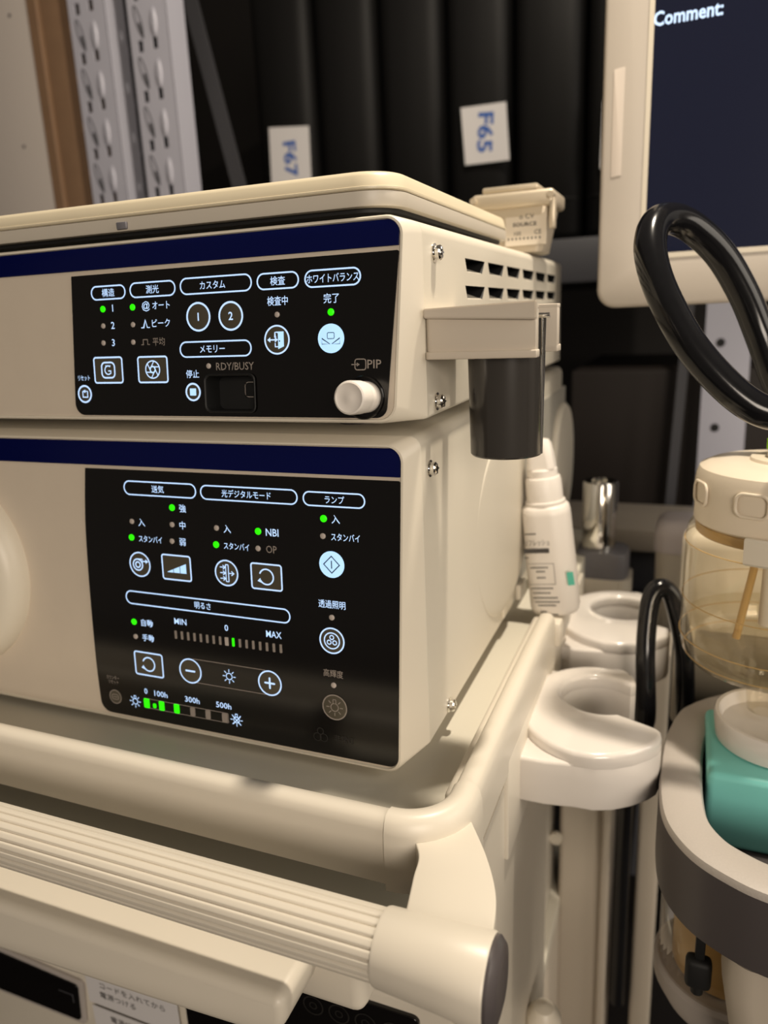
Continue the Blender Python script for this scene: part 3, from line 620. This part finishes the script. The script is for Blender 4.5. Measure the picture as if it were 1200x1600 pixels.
b = B(); loft(b, [ell(.0586, .0150, .0160, 0, -.002), ell(.0600, .0150, .0160, 0, -.002), ell(.0620, .0130, .0140, 0, -.002), ell(.0630, .0080, .009, 0, -.002)]); bmesh.ops.recalc_face_normals(b, faces=b.faces); obj('end_cap', b, DGREY, cart, label='dark grey end cap')
# pull-out shelf below the handle
b = B(); box(b, (-.40, -.086, -.062), (.018, .15, -.055), .001, 2); obj('shelf_top', b, SHELFSHADE, cart, label='shelf surface coloured dark for the shade under the rim')
b = B(); slab(b, [rpoly([(-.40, -.0930, .005), (-.10, -.0815, .05), (-.0270, -.0775, .0150), (-.0270, -.0550, .0050), (-.40, -.0550, .005)], 8)], -.1130, -.0800, .0045); obj('pull_lip', b, CART, cart, sharp=60)
b = B(); box(b, (-.045, -.082, -.090), (-.006, .05, -.064), .006, 4); obj('slide_cover', b, CART, cart)
# cabinet body, side skirts
b = B(); box(b, (-.40, -.028, -.118), (.029, .44, -.031), .002, 2); obj('upper_frame', b, CART, cart)
b = B(); loft(b, [[Vector((x, y, z)) for y, z in ((-.0285, -.036), (.17, -.036), (.17, -.60), (.12, -.60), (-.0285, -.17))] for x in (.024, .0315)]); bmesh.ops.recalc_face_normals(b, faces=b.faces); bmesh.ops.bevel(b, geom=list(b.edges), offset=.0015, segments=2, affect='EDGES'); obj('side_skirt', b, CART, cart)
b = B(); box(b, (-.40, .14, -.70), (.024, .44, -.36), .003, 2); obj('lower_body', b, COLUMN, cart)
b = B(); box(b, (-.40, -.03, -.36), (.024, .44, -.345), .002, 2); obj('lower_shelf', b, TRAY, cart)
b = B(); box(b, (-.40, .38, -.36), (.024, .40, -.10), .002, 2); obj('back_board', b, DECK, cart)
b = B(); box(b, (-.01, .375, -.105), (.17, .62, -.095), .002, 2); obj('rear_ledge', b, DECK, cart)
b = B(); box(b, (-.40, -.08, -.74), (.024, .44, -.70), .01, 3); obj('base', b, COLUMN, cart)
b = B(); box(b, (.022, .178, -.022), (.038, .228, -.004), .002, 2); box(b, (.0295, .03, -.085), (.034, .34, -.022), .0015, 2); obj('side_ledge', b, CART, cart)
for x0, x1, y0 in ((.0222, .0700, .30), (.0925, .1120, .305)):
    b = B(); box(b, (x0, y0, -.74), (x1, y0+.05, -.075), .004, 3)
    if x0 < .05: box(b, (x1-.0085, y0-.008, -.74), (x1, y0+.01, -.075), .0025, 3)
    obj('column', b, COLUMN, cart)
b = B(); lathe(b, [(.006, 0), (.006, .004), (.004, .007), (.001, .008)], 20, 'y', (.0205, .288, -.27)); obj('screw', b, BEZEL, cart)
b = B(); lathe(b, [(.001, -.0), (.009, .002), (.0125, .010), (.012, .018), (.007, .025), (.001, .027)], 24, 'z', (.043, .10, -.283)); box(b, (.034, .088, -.36), (.062, .114, -.283), .004, 3); obj('caster_brake', b, BEZEL, cart)
cart_off = True

# lower device on the cart's shelf
dv = thing('recorder_unit', 'beige lower device with dark window and paper notes, on the shelf under the handle', 'recorder', (-.19, .15, -.345))
b = B(); box(b, (-.395, -.016, -.3445), (.015, .32, -.150), .004, 3); obj('housing', b, CART, dv)
b = B(); slab(b, [rpoly([(-.380, -.262, .004), (-.256, -.262, .004), (-.252, -.2235, .004), (-.380, -.2165, .004)], 5)], -.0185, -.0150, .0006); obj('bezel', b, PANELW, dv)
b = B(); slab(b, [rpoly([(-.378, -.2585, .004), (-.2590, -.2585, .004), (-.2565, -.2265, .003), (-.378, -.2200, .003)], 5)], -.0195, -.0170, .0004); box(b, (-.275, -.0200, -.243), (-.262, -.0190, -.236), .0003, 1, 1); obj('display_window', b, [BLACK, DECK], dv)
b = B(); slab(b, [rrect(-.085, -.196, .160, .074, .004, 4)], -.0185, -.0150, .0005)
obj('key_panel', b, BLACK, dv)
for k in range(5):
    b = B(); cx_ = -.070+k*.0165; band(b, circ(cx_, -.1735, .0062, n=30), .0006, .0188, 0); band(b, circ(cx_, -.1735, .0022, n=20), .0005, .0188, 0); obj('push_button', b, FAINT, dv)
b = B(); box(b, (-.138, -.0205, -.204), (-.118, -.018, -.190), .002, 2); obj('card_slot', b, DARK, dv)
b = B(); box(b, (-.246, -.0198, -.2345), (-.170, -.0192, -.2080)); text_into(b, 'コードを入れてから', -.207, -.2165, 5.6*mm, .054, 1, .0200); text_into(b, '電源つける', -.220, -.2245, 5.6*mm, .030, 1, .0200); obj('paper_note', b, [PAPER, TXT], dv, (0, -.0006, 0), label='white note with handwriting about plugging in the cord')
b = B(); box(b, (-.244, -.0198, -.2600), (-.176, -.0192, -.2370)); text_into(b, '電源切って', -.214, -.2435, 5.6*mm, .030, 1, .0200); text_into(b, 'コードを', -.219, -.2515, 5.4*mm, .024, 1, .0200); obj('paper_note', b, [PAPER, TXT], dv, (0, -.0006, 0), label='lower white note about switching the power off')

# ================================================================== white C-shaped scope cup holders
def cup_holder(label, dy, first=None):
    if first:
        c = copy_tree(first); c.location.y += dy; c['label'] = label; return c
    h = thing('cup_holder', label, 'holder', (.066, .118, -.067), group=None)
    ctr = (.0705, .1345); r = .0245
    def c_shape(outer_pts, r, a0=-38, a1=42):
        arcp = arc(ctr[0], ctr[1], r, a0+360, a1, 40)
        return outer_pts, arcp
    A = [Vector(p) for p in arc(ctr[0], ctr[1], r, -60, -300, 40)]       # the hole, the long way round
    FR = [Vector(p) for p in ((.0640, .0625), (.0750, .0628), (.0850, .0665), (.0950, .0735), (.1035, .0820), (.1080, .0890), (.1092, .0950), (.1088, .1000), (.1065, .1030), (.1000, .1060))]
    BK = [Vector(p) for p in ((.0880, .1530), (.0910, .1555), (.0905, .1620), (.0870, .1680))]
    EL = [Vector((.0690+.0455*math.cos(math.radians(t)), .1180+.0555*math.sin(math.radians(t)))) for t in range(64, 262, 6)]
    LE = [Vector(p) for p in ((.0780, .1715), (.060, .1735), (.0320, .1735), (.0262, .1700), (.0245, .1640), (.0245, .0700), (.0262, .0640), (.0310, .0600), (.0480, .0600))]
    b = B(); slab(b, [FR + A + BK + LE], -.0670, -.0375, .0022, plane='xy'); obj('holder_base', b, WHITE, h, sharp=60)
    b = B(); slab(b, [FR + A + BK + EL], -.0420, -.0300, .0030, plane='xy'); obj('raised_collar', b, WHITE, h, sharp=60)
    b = B(); box(b, (.0300, .075, -.064), (.040, .165, -.040), .002, 2); obj('mounting_block', b, WHITE, h)
    return h
h1 = cup_holder('nearer white C shaped cup holder on the cart side, crossed by a hose shadow', 0)
def rebase(t):
    for ch in t.children: ch.location = Vector(ch.location) - t.location
for t in (up_u, lo_u, kb, hk, cbx, cart, dv, h1): rebase(t)
h2 = cup_holder('farther white cup holder on the cart side, behind the nearer one below the spray bottle', .152, h1)
h2.location.x += .001

# ================================================================== spray bottle, chrome piece, white tub
sp = thing('spray_bottle', 'white spray bottle with printed label leaning beside the lower console', 'bottle', (.0305, .2035, -.0035), (0, math.radians(-6.2), 0))
def tap(z, w_, d_, r): return [Vector((p.x, p.y, z)) for p in rrect(0, 0, w_, d_, r, 8)]
b = B(); loft(b, [tap(.0, .030, .025, .009), tap(.0012, .0335, .029, .0125), tap(.004, .0352, .031, .0135), tap(.040, .0350, .031, .0135), tap(.0745, .0338, .031, .0135), tap(.0790, .0325, .030, .0132), tap(.0808, .0295, .0275, .0125), tap(.0815, .0255, .024, .011)]); obj('bottle_body', b, BOTTLEW, sp, sharp=50)
b = B(); lathe(b, [(.0135, .081), (.0142, .0815), (.0142, .0835), (.0130, .0840), (.0126, .0985), (.0120, .1005), (.0108, .1010), (.0106, .1060), (.0098, .1070)], 40); obj('collar', b, BOTTLEW, sp)
b = B(); loft(b, [[Vector((p.x, p.y, z)) for p in rrect(dx, 0, w_, d_, .005, 6)] for z, w_, d_, dx in ((.107, .0195, .0175, 0), (.116, .0180, .0165, .0), (.1235, .0160, .0150, .0), (.1265, .0135, .0125, .0), (.1272, .0110, .0100, .0))]); obj('spray_head', b, BOTTLEW, sp)
b = B(); Mf = Matrix.Translation((-.0030, -.0145, .0))
for t, u, v, s, tw in (('リフレッシュ', -.0025, .0562, 5.0*mm, .0175),): text_into(b, t, u, v, s, tw, 0, .0014, M=Mf)
def q(pts, mi=0):
    b.faces.new([b.verts.new(Mf @ Vector((x, -.0014, z))) for x, z in pts]).material_index = mi
q([(-.0125, .0485), (.0055, .0485), (.0055, .0520), (-.0125, .0520)])
for z0 in (.0250, .0405): q([(-.0110, z0), (.0075, z0), (.0075, z0+.0003), (-.0110, z0+.0003)])
q([(.0075, .0250), (.0078, .0250), (.0078, .0408), (.0075, .0408)])
for z0, x0, x1 in ((.0622, -.0105, -.0015), (.0448, -.0125, -.0085), (.0372, -.009, .004), (.0342, -.005, .002), (.0296, -.005, .002), (.0215, -.010, .006), (.0180, -.009, .005), (.0143, -.009, .009), (.0112, -.008, .010), (.0085, -.006, .007), (.0035, -.005, .001), (.0015, -.005, .009)):
    n = int((x1-x0)/.0016)
    for k in range(n): q([(x0+k*.0016, z0), (x0+k*.0016+.0012, z0), (x0+k*.0016+.0012, z0+.0011), (x0+k*.0016, z0+.0011)])
q([(.0165, .0240), (.0212, .0245), (.0206, .0345), (.0160, .0340)], 1)
obj('printed_label', b, [TXT, MINT], sp)
ch = thing('chrome_dispenser', 'chrome cylinder set in a grey collar on a cream tub, behind the spray bottle', 'dispenser', (.0410, .39, -.095))
b = B(); lathe(b, [(.0155, .080), (.0158, .082), (.0158, .1465), (.0150, .1480), (.0130, .1480), (.0128, .1400), (.002, .1398)], 48); obj('chrome_tube', b, CHROME, ch, label='chrome tube')
b = B(); loft(b, [[Vector((p.x, p.y, z)) for p in rrect(.004, 0, w_, .044, .012, 8)] for z, w_ in ((.056, .046), (.060, .049), (.078, .049), (.082, .046), (.0835, .034))]); obj('grey_collar', b, MIDGREY, ch, label='blue grey collar')
b = B(); P = rrect(.006, 0, .050, .046, .012, 12); P = [p + (p-Vector((.006, 0))).normalized()*(.0006 if i % 2 else 0) for i, p in enumerate(P)]
loft(b, [[Vector((p.x, p.y, z)) for p in P] for z in (0.0, .058)]); obj('tub', b, CART, ch, label='cream ribbed tub')
tb = thing('lidded_tub', 'white lidded tub in the background between the hose loop and the clear jar', 'tub', (.118, .42, -.095))
b = B(); loft(b, [[Vector((p.x, p.y, z)) for p in rrect(0, 0, w_, w_, .012, 8)] for z, w_ in ((0, .046), (.003, .049), (.080, .052))]); obj('tub_body', b, CART, tb)
b = B(); loft(b, [[Vector((p.x, p.y, z)) for p in rrect(0, 0, w_, w_, .013, 8)] for z, w_ in ((.080, .055), (.096, .055), (.106, .050), (.109, .044), (.110, .034))]); obj('tub_lid', b, mat('lilac_white_plastic', (.66, .60, .60), .35), tb)
bx = B(); box(bx, (-.03, .50, -.0945), (.16, .60, -.0455), .003, 2); tag(obj('carton', bx, DECK), 'low dark grey carton at the back behind the chrome cylinder', 'carton')
bx = B(); box(bx, (-.03, .485, -.045), (.16, .60, -.020), .003, 2); tag(obj('binder', bx, COLUMN), 'flat taupe binder lying on the low dark carton', 'binder')

# ================================================================== monitor
mo = thing('monitor', 'light grey display with dark navy screen reading Comment, tape on its left edge', 'monitor', (.27, .32, .2096))
b = B(); O = rpoly([(0.0425, .2100, .014), (.56, .2100, .014), (.56, .62, .014), (.0425, .62, .014)], 8); I = rrect(.3175, .4295, .4845, .3650, .0012, 3)
slab(b, [O, I], .300, .330, .0030); obj('bezel', b, MONB, mo, sharp=50)
b = B(); band(b, rrect(.3175, .4295, .4865, .3670, .002, 4), .0035, -.2995, 0); obj('screen_rim', b, BEZEL, mo)
b = B(); slab(b, [rrect(.3175, .4295, .486, .367, .001, 2)], .3045, .3060); obj('screen', b, SCREEN, mo)
b = B(); text_into(b, 'Comment:', .0975, .4035, .0125*1.0, .0445, 0, -.3042, bold=.02); obj('screen_text', b, ICON, mo, label='pale blue on-screen text')
b = B(); slab(b, [rpoly([(.0500, .3030, .0006), (.0572, .3040, .0006), (.0575, .3755, .0006), (.0500, .3745, .0006)], 3)], .2996, .3002, .0001); obj('tape_strip', b, TAPE, mo)
b = B(); slab(b, [rrect(.30, .42, .44, .34, .02, 6)], .328, .372, .008); obj('rear_housing', b, MONB, mo)
b = B(); box(b, (.20, .345, -.10), (.26, .385, .36), .006, 2); obj('stand_post', b, COLUMN, mo)
for ch_ in mo.children: ch_.location = -Vector(mo.location)

# ================================================================== flushing pump: grey ring, teal body, cup ; clear jar ; hoses
pm = thing('flushing_pump', 'teal boxed pump inside a thick grey ring at the right edge', 'pump', (.19, .1, -.095))
b = B()
OUTR = [(.1362, .191), (.1260, .1790), (.1181, .1656), (.1120, .1400), (.1093, .1095), (.1096, .0705), (.1140, .0450), (.1260, .0250), (.1428, .0128), (.1600, .0062), (.190, .002), (.230, .003), (.262, .025), (.274, .10), (.264, .170), (.235, .204), (.190, .210), (.155, .204)]
ringpath = catmull([OUTR[-1]+(0,)] and [Vector((x, y, -.050)) for x, y in OUTR+OUTR[:1]], 6)[:-1]
rp = [(-.0230, -.0455), (.0, -.0455), (.0, -.0050), (-.0012, -.0014), (-.0050, 0.0), (-.0180, 0.0), (-.0216, -.0012), (-.0230, -.004)]
sweep(b, ringpath, [(a, c) for a, c in rp], upv=(0, 0, 1), closed=True); bmesh.ops.recalc_face_normals(b, faces=b.faces)
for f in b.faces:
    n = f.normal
    if f.normal.z < .25 and min(v.co.z for v in f.verts) < -.07: f.material_index = 1  # shade on the ring's sides put in as a darker colour
obj('ring', b, [GRING, DGREY], pm, sharp=40, label='grey ring, its sides coloured darker for shade')
b = B(); box(b, (.1342, .088, -.092), (.245, .165, -.045), .004, 4); obj('pump_body', b, TEAL, pm, label='teal body')
b = B(); lathe(b, [(.031, -.0452), (.0345, -.044), (.0360, -.030), (.0352, -.0285), (.033, -.0285), (.031, -.036), (.010, -.038), (.002, -.038)], 56, 'z', (.1735, .135, 0)); obj('jar_seat', b, WHITE, pm, label='white round seat')
b = B(); box(b, (.1145, .223, -.094), (.262, .262, .056), .012, 4); box(b, (.1130, .223, -.094), (.262, .262, -.012), .004, 3); obj('rear_tower', b, CART, pm)
b = B(); box(b, (.133, .0300, -.096), (.246, .172, -.092), .001, 2); obj('base_plate', b, DGREY, pm)
b = B(); lathe(b, [(.012, -.74), (.012, -.096)], 24, 'z', (.215, .12, 0)); obj('support_pole', b, COLUMN, pm)
jr = thing('water_jar', 'clear amber tinted jar with ivory screw cap standing in the white seat', 'jar', (.167, .152, -.040))
b = B(); r = .0515
lathe(b, [(.006, .004), (.010, .006), (.0115, .020), (.014, .034), (.030, .037), (.046, .0395), (r-.001, .046), (r, .054), (r+.0006, .0555), (r, .057), (r, .112), (r+.0005, .1140), (r, .1155), (r-.001, .122), (r-.004, .127), (r-.007, .130)], 72, caps=False)
obj('jar_body', b, JAR, jr, sharp=80)
b = B(); lathe(b, [(.028, .0400), (.044, .0420), (r-.003, .048), (r-.0022, .054), (r-.0022, .064), (.02, .0645)], 64); obj('water', b, WATER, jr, label='clear water at the bottom')
for rz, rr in ((.1145, r+.0004), (.0795, r), (.0560, r+.0006), (.0440, r-.0025)):
    b = B(); sweep(b, [(rr*math.cos(2*PI*i/64), rr*math.sin(2*PI*i/64), rz) for i in range(64)], .0003, closed=True); obj('moulded_line', b, AMBER, jr)
b = B(); lathe(b, [(r-.006, .120), (r-.005, .121), (r-.005, .126), (r-.006, .1265)], 64, caps=False); obj('thread_ring', b, AMBER, jr, label='amber ring below the cap')
b = B(); cap = [(.0462, .1265), (.0478, .128), (.0478, .136), (.0478, .154), (.0462, .159), (.041, .1615), (.030, .1625), (.020, .1628), (.0195, .1645), (.010, .1645)]
lathe(b, cap, 72)
for a in (200, 245, 290, 335, 155):
    t = math.radians(a); M5 = Matrix.Translation((.0472*math.cos(t), .0472*math.sin(t), .1455)) @ Matrix.Rotation(t, 4, 'Z')
    sweep(b, [M5 @ Vector((.0008, p.x, p.y)) for p in rrect(0, 0, .017, .0125, .004, 6)], .0009, closed=True)
obj('screw_cap', b, JARCAP, jr, label='ivory screw cap')
b = B(); t0 = math.radians(246)
rows = []
for h, rr in ((.1150, .0515), (.1150, .0555), (.1165, .0570), (.1290, .0575), (.1300, .0565), (.1300, .0545), (.1235, .0535), (.1235, .0515)):
    rows.append([Vector((rr*math.cos(t0+k*.07), rr*math.sin(t0+k*.07), h)) for k in range(20)])
loft(b, rows, False, False, False); bmesh.ops.recalc_face_normals(b, faces=b.faces); obj('cap_clip', b, BEZEL, jr)
b = B(); sweep(b, [(-.012, -.012, .130), (-.014, -.013, .10), (-.0205, -.016, .058)], .0022); obj('dip_tube', b, AMBER, jr, label='amber dip tube')
b = B(); lathe(b, [(.0055, .130), (.0055, .068), (.003, .0675)], 28, 'z', (-.004, -.014, 0)); obj('inlet_pipe', b, BOTTLEW, jr)
b = B(); lathe(b, [(.010, .1645), (.0102, .1800), (.0088, .186), (.0080, .200)], 36, 'z', (-.001, .0, 0)); obj('hose_neck', b, JARCAP, jr)
b = B(); lathe(b, [(.0104, .1690), (.0108, .1695), (.0108, .1745), (.0104, .1750)], 36, 'z', (-.001, .0, 0)); obj('green_band', b, GREENB, jr, label='lime green band')
hose = catmull([(.185, .112, .150), (.1643, .1041, .1550), (.1494, .0984, .1567), (.1361, .0974, .1644), (.1210, .0987, .1791), (.1080, .1016, .1961), (.0946, .1077, .2213), (.0891, .1180, .2417), (.0924, .1319, .2543), (.1050, .1482, .2538), (.1227, .1601, .2387), (.1373, .1664, .2164), (.1480, .1687, .1930), (.1570, .1655, .1700), (.163, .1640, .1580)], 12)
b = B(); sweep(b, hose, .0083); tag(obj('hose', b, CABLE, sharp=80), 'thick black hose looped above the clear jar in front of the display', 'hose')
hose2 = catmull([(.081, .300, -.45), (.081, .295, -.25), (.083, .270, -.17), (.0910, .220, -.11), (.0960, .1880, -.080), (.0975, .1805, -.0620), (.0950, .1860, -.0270), (.0948, .1940, -.0025), (.0966, .2000, .0140), (.1015, .2040, .0200), (.1082, .2060, .0165), (.1128, .2050, .0050), (.1190, .2030, -.0200), (.1215, .2060, -.045), (.1230, .2105, -.070), (.1238, .2155, -.085)], 12)
b = B(); sweep(b, hose2, .0066); tag(obj('hose', b, CABLE, sharp=80), 'thin black hose arching up beside the white cup holders', 'hose')

# below the ring: clear bottle with black clamp, grey housing
sb = thing('suction_bottle', 'clear amber bottle with pale base hanging below the grey ring', 'bottle', (.152, .092, -.190))
b = B(); lathe(b, [(.036, .016), (.038, .018), (.038, .093)], 48, caps=False); obj('bottle_wall', b, JAR, sb, sharp=80)
b = B(); lathe(b, [(.020, -.012), (.034, -.008), (.0400, .004), (.0405, .014), (.0385, .0165), (.010, .0165)], 48); obj('bottle_base', b, PANELW, sb)
b = B(); lathe(b, [(.030, .018), (.030, .092)], 40); obj('inner_sleeve', b, AMBER, sb, label='amber inner sleeve')
b = B(); lathe(b, [(.013, -.55), (.013, -.010)], 24); obj('support_rod', b, COLUMN, sb)
cl = B(); box(cl, (.1275, .0300, -.139), (.1405, .0390, -.1210), .003, 3); box(cl, (.1318, .0330, -.124), (.1366, .0380, -.0957), .001, 2); lathe(cl, [(.0032, -.1430), (.0032, -.1380)], 16, 'z', (.1340, .0345, 0)); tag(obj('tube_clamp', cl, DARK), 'black tube clamp hanging under the grey ring in front of the amber bottle', 'clamp')
hg = B(); loft(hg, [[Vector((p.x, p.y, z)) for p in rrect(.188, .026, w_, .036, .013, 8)] for z, w_ in ((-.180, .060), (-.155, .074), (-.115, .088), (-.0966, .088))]); tag(obj('hose_bracket', hg, COLUMN), 'pale taupe rounded bracket under the grey ring in the lower right corner', 'bracket')
for t in (pm,): rebase(t)

# ================================================================== storage racks and cases behind
def post(label, x, first=None):
    if first:
        c = copy_tree(first); c.location.x = x; c['label'] = label; return c
    p_ = thing('rack_post', label, 'rack post', (x, .50, -.74))
    holes = []
    b = B()
    slabloops = [rrect(.0275, .80, .055, 1.6, .001, 1)]
    for k in range(9):
        z0 = 1.325-k*.0535
        if z0 < .95: break
        slabloops.append(rrect(.0135, z0, .0072, .0125, .0012, 3)); slabloops.append(rrect(.0345, z0+.001, .0072, .0125, .0012, 3))
    slab(b, slabloops, 0, .0018); obj('front_flange', b, SHELFM, p_)
    b = B(); loft(b, [[Vector(q_) for q_ in L] for L in ([(.0540, .0, 0), (.0558, .0, 0), (.0558, .034, 0), (.0540, .034, 0)], [(.0540, .0, 1.6), (.0558, .0, 1.6), (.0558, .034, 1.6), (.0540, .034, 1.6)])]); bmesh.ops.recalc_face_normals(b, faces=b.faces); obj('side_flange', b, SHELFM, p_)
    for k in range(6):
        z0 = 1.298-k*.0535
        b = B(); band(b, [(.0145+.0036*math.cos(t)-.0040*math.sin(t), z0+.0160*math.sin(t)) for t in [2*PI*i/28 for i in range(28)]], .0012, .0006, 0); band(b, [(.0150, z0-.002), (.0195, z0-.0185)], .0030, .0006, 0, False); obj('hook_slot', b, DECK, p_)
        b = B(); loft(b, [[Vector((.036+.0045*math.cos(t)*s, d_, z0-.004+.016*math.sin(t)*s)) for t in [2*PI*i/20 for i in range(20)]] for s, d_ in ((1, -.0002), (.7, -.0020), (.25, -.0026))]); obj('dimple', b, SHELFM, p_)
    return p_
p1 = post('left one of two white slotted rack posts, beside the brown board', -.611)
post('right one of two white slotted rack posts, next to the black cases', -.524, p1)
for lab, x0 in (('slanted grey brace behind the left slotted post', -.545), ('slanted grey brace behind the right slotted post', -.455)):
    b = B(); sweep(b, [(x0-.035, .56, .66), (x0+.03, .56, .36), (x0+.15, .57, -.2)], [(-.010, -.001), (.010, -.001), (.010, .001), (-.010, .001)], upv=(0, 1, 0)); tag(obj('rack_brace', b, DGREYB), lab, 'brace')
b = B(); slab(b, [rrect(-.775, .13, .19, 1.74, .002, 2)], .505, .530, .001)
for x, z in ((-.7093, .5988), (-.7185, .448)): lathe(b, [(.0022, .5046), (.0010, .5045)], 12, 'y', (x, 0, z), 1)
tag(obj('panel_board', b, [PANELW, DECK]), 'offwhite board with small screw holes at the far left', 'board')
b = B(); box(b, (-.680, .51, -.74), (-.622, .56, 1.0), .002, 2); box(b, (-.680, .504, -.74), (-.664, .512, 1.0), .001, 1); tag(obj('wooden_upright', b, BROWN), 'brown upright board between the offwhite board and the slotted post', 'board')
deck = B(); box(deck, (-.60, .80, .245), (.30, 1.25, .305), .003, 2); tag(obj('rack_shelf', deck, DECK), 'charcoal steel shelf carrying the row of black cases', 'shelf')
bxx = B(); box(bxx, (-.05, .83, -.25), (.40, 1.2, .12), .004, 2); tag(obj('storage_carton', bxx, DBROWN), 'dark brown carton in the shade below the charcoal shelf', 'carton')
def case(x0, x1, label, y0=.82):
    b = B(); n = 14; prof_ = []
    wd = x1-x0; cx = (x0+x1)/2
    for k in range(n+1):
        s = -1+2*k/n; prof_.append(Vector((cx+s*(wd/2-.0035), y0+.014*abs(s)**8-.0015*math.cos(s*PI), 0)))
    prof_ += [Vector((x1-.0035, 1.15, 0)), Vector((x0+.0035, 1.15, 0))]
    loops = [[Vector((p.x, p.y+(.012 if e else 0), z)) for p in prof_] for z, e in ((.3055, 1), (.318, 0), (.80, 0), (.82, 1))]
    loft(b, loops); bmesh.ops.recalc_face_normals(b, faces=b.faces)
    for zz in (.36, .76): sweep(b, [(x0+.006+k*(wd-.012)/8, y0-.0005+.012*abs(-1+k/4)**8, zz) for k in range(9)], .0015)
    return tag(obj('vinyl_case', b, CASEM, sharp=50), label, 'case', 'row of black vinyl cases')
cs = [(-.555, -.4455, 'black vinyl case wearing the paper tag F67'), (-.4455, -.340, 'black vinyl case just right of the F67 one'), (-.340, -.2375, 'black vinyl case just left of the F65 one'), (-.2375, -.1395, 'black vinyl case wearing the paper tag F65'), (-.1395, -.0400, 'black vinyl case just right of the F65 one'), (-.0400, .060, 'black vinyl case half hidden by the display edge')]
CO = [case(*a) for a in cs]
def paper(par, text, pts, rot, cu_, cv_, y=.812):
    b = B(); slab(b, [[Vector(p) for p in pts]], y-.0012, y-.0006)
    if text: text_into(b, text, cu_, cv_, .030, .052, 1, -(y-.0014), rot=rot, bold=.03)
    obj('paper_tag', b, [PAPER, PEN], par, label='white paper tag' + (' marked '+text if text else ''))
paper(CO[0], 'F67', [(-.5210, .505), (-.4510, .499), (-.4530, .405), (-.5240, .410)], -PI/2+.02, -.4865, .4555)
paper(CO[3], 'F65', [(-.2090, .4920), (-.1440, .4915), (-.1390, .4165), (-.2035, .4165)], -PI/2-.06, -.1735, .4560)
paper(CO[5], '', [(-.0135, .4750), (.04, .4750), (.04, .3920), (-.0150, .3920)], 0, 0, 0)
rp_ = thing('rack_post', 'grey perforated post behind the hose loop, below the display', 'rack post', (.128, .70, -.74))
b = B(); slab(b, [rpoly([(0.002, 0, .001), (.060, 0, .001), (.050, 1.2, .001), (0, 1.2, .001)], 2)], 0, .003); obj('front_flange', b, SHELFM, rp_)
for z in (.9024, .7978, .69): 
    b = B(); lathe(b, [(.0052, -.0006), (.0036, -.0004)], 16, 'y', (.0185, 0, z)); obj('bolt_hole', b, DARK, rp_)
b = B(); sweep(b, [(-.010, .01, 1.2), (-.026, .01, .77), (-.050, .01, .1)], [(-.006, -.001), (.006, -.001), (.006, .001), (-.006, .001)], upv=(0, 1, 0)); obj('diagonal_strip', b, DECK, rp_)
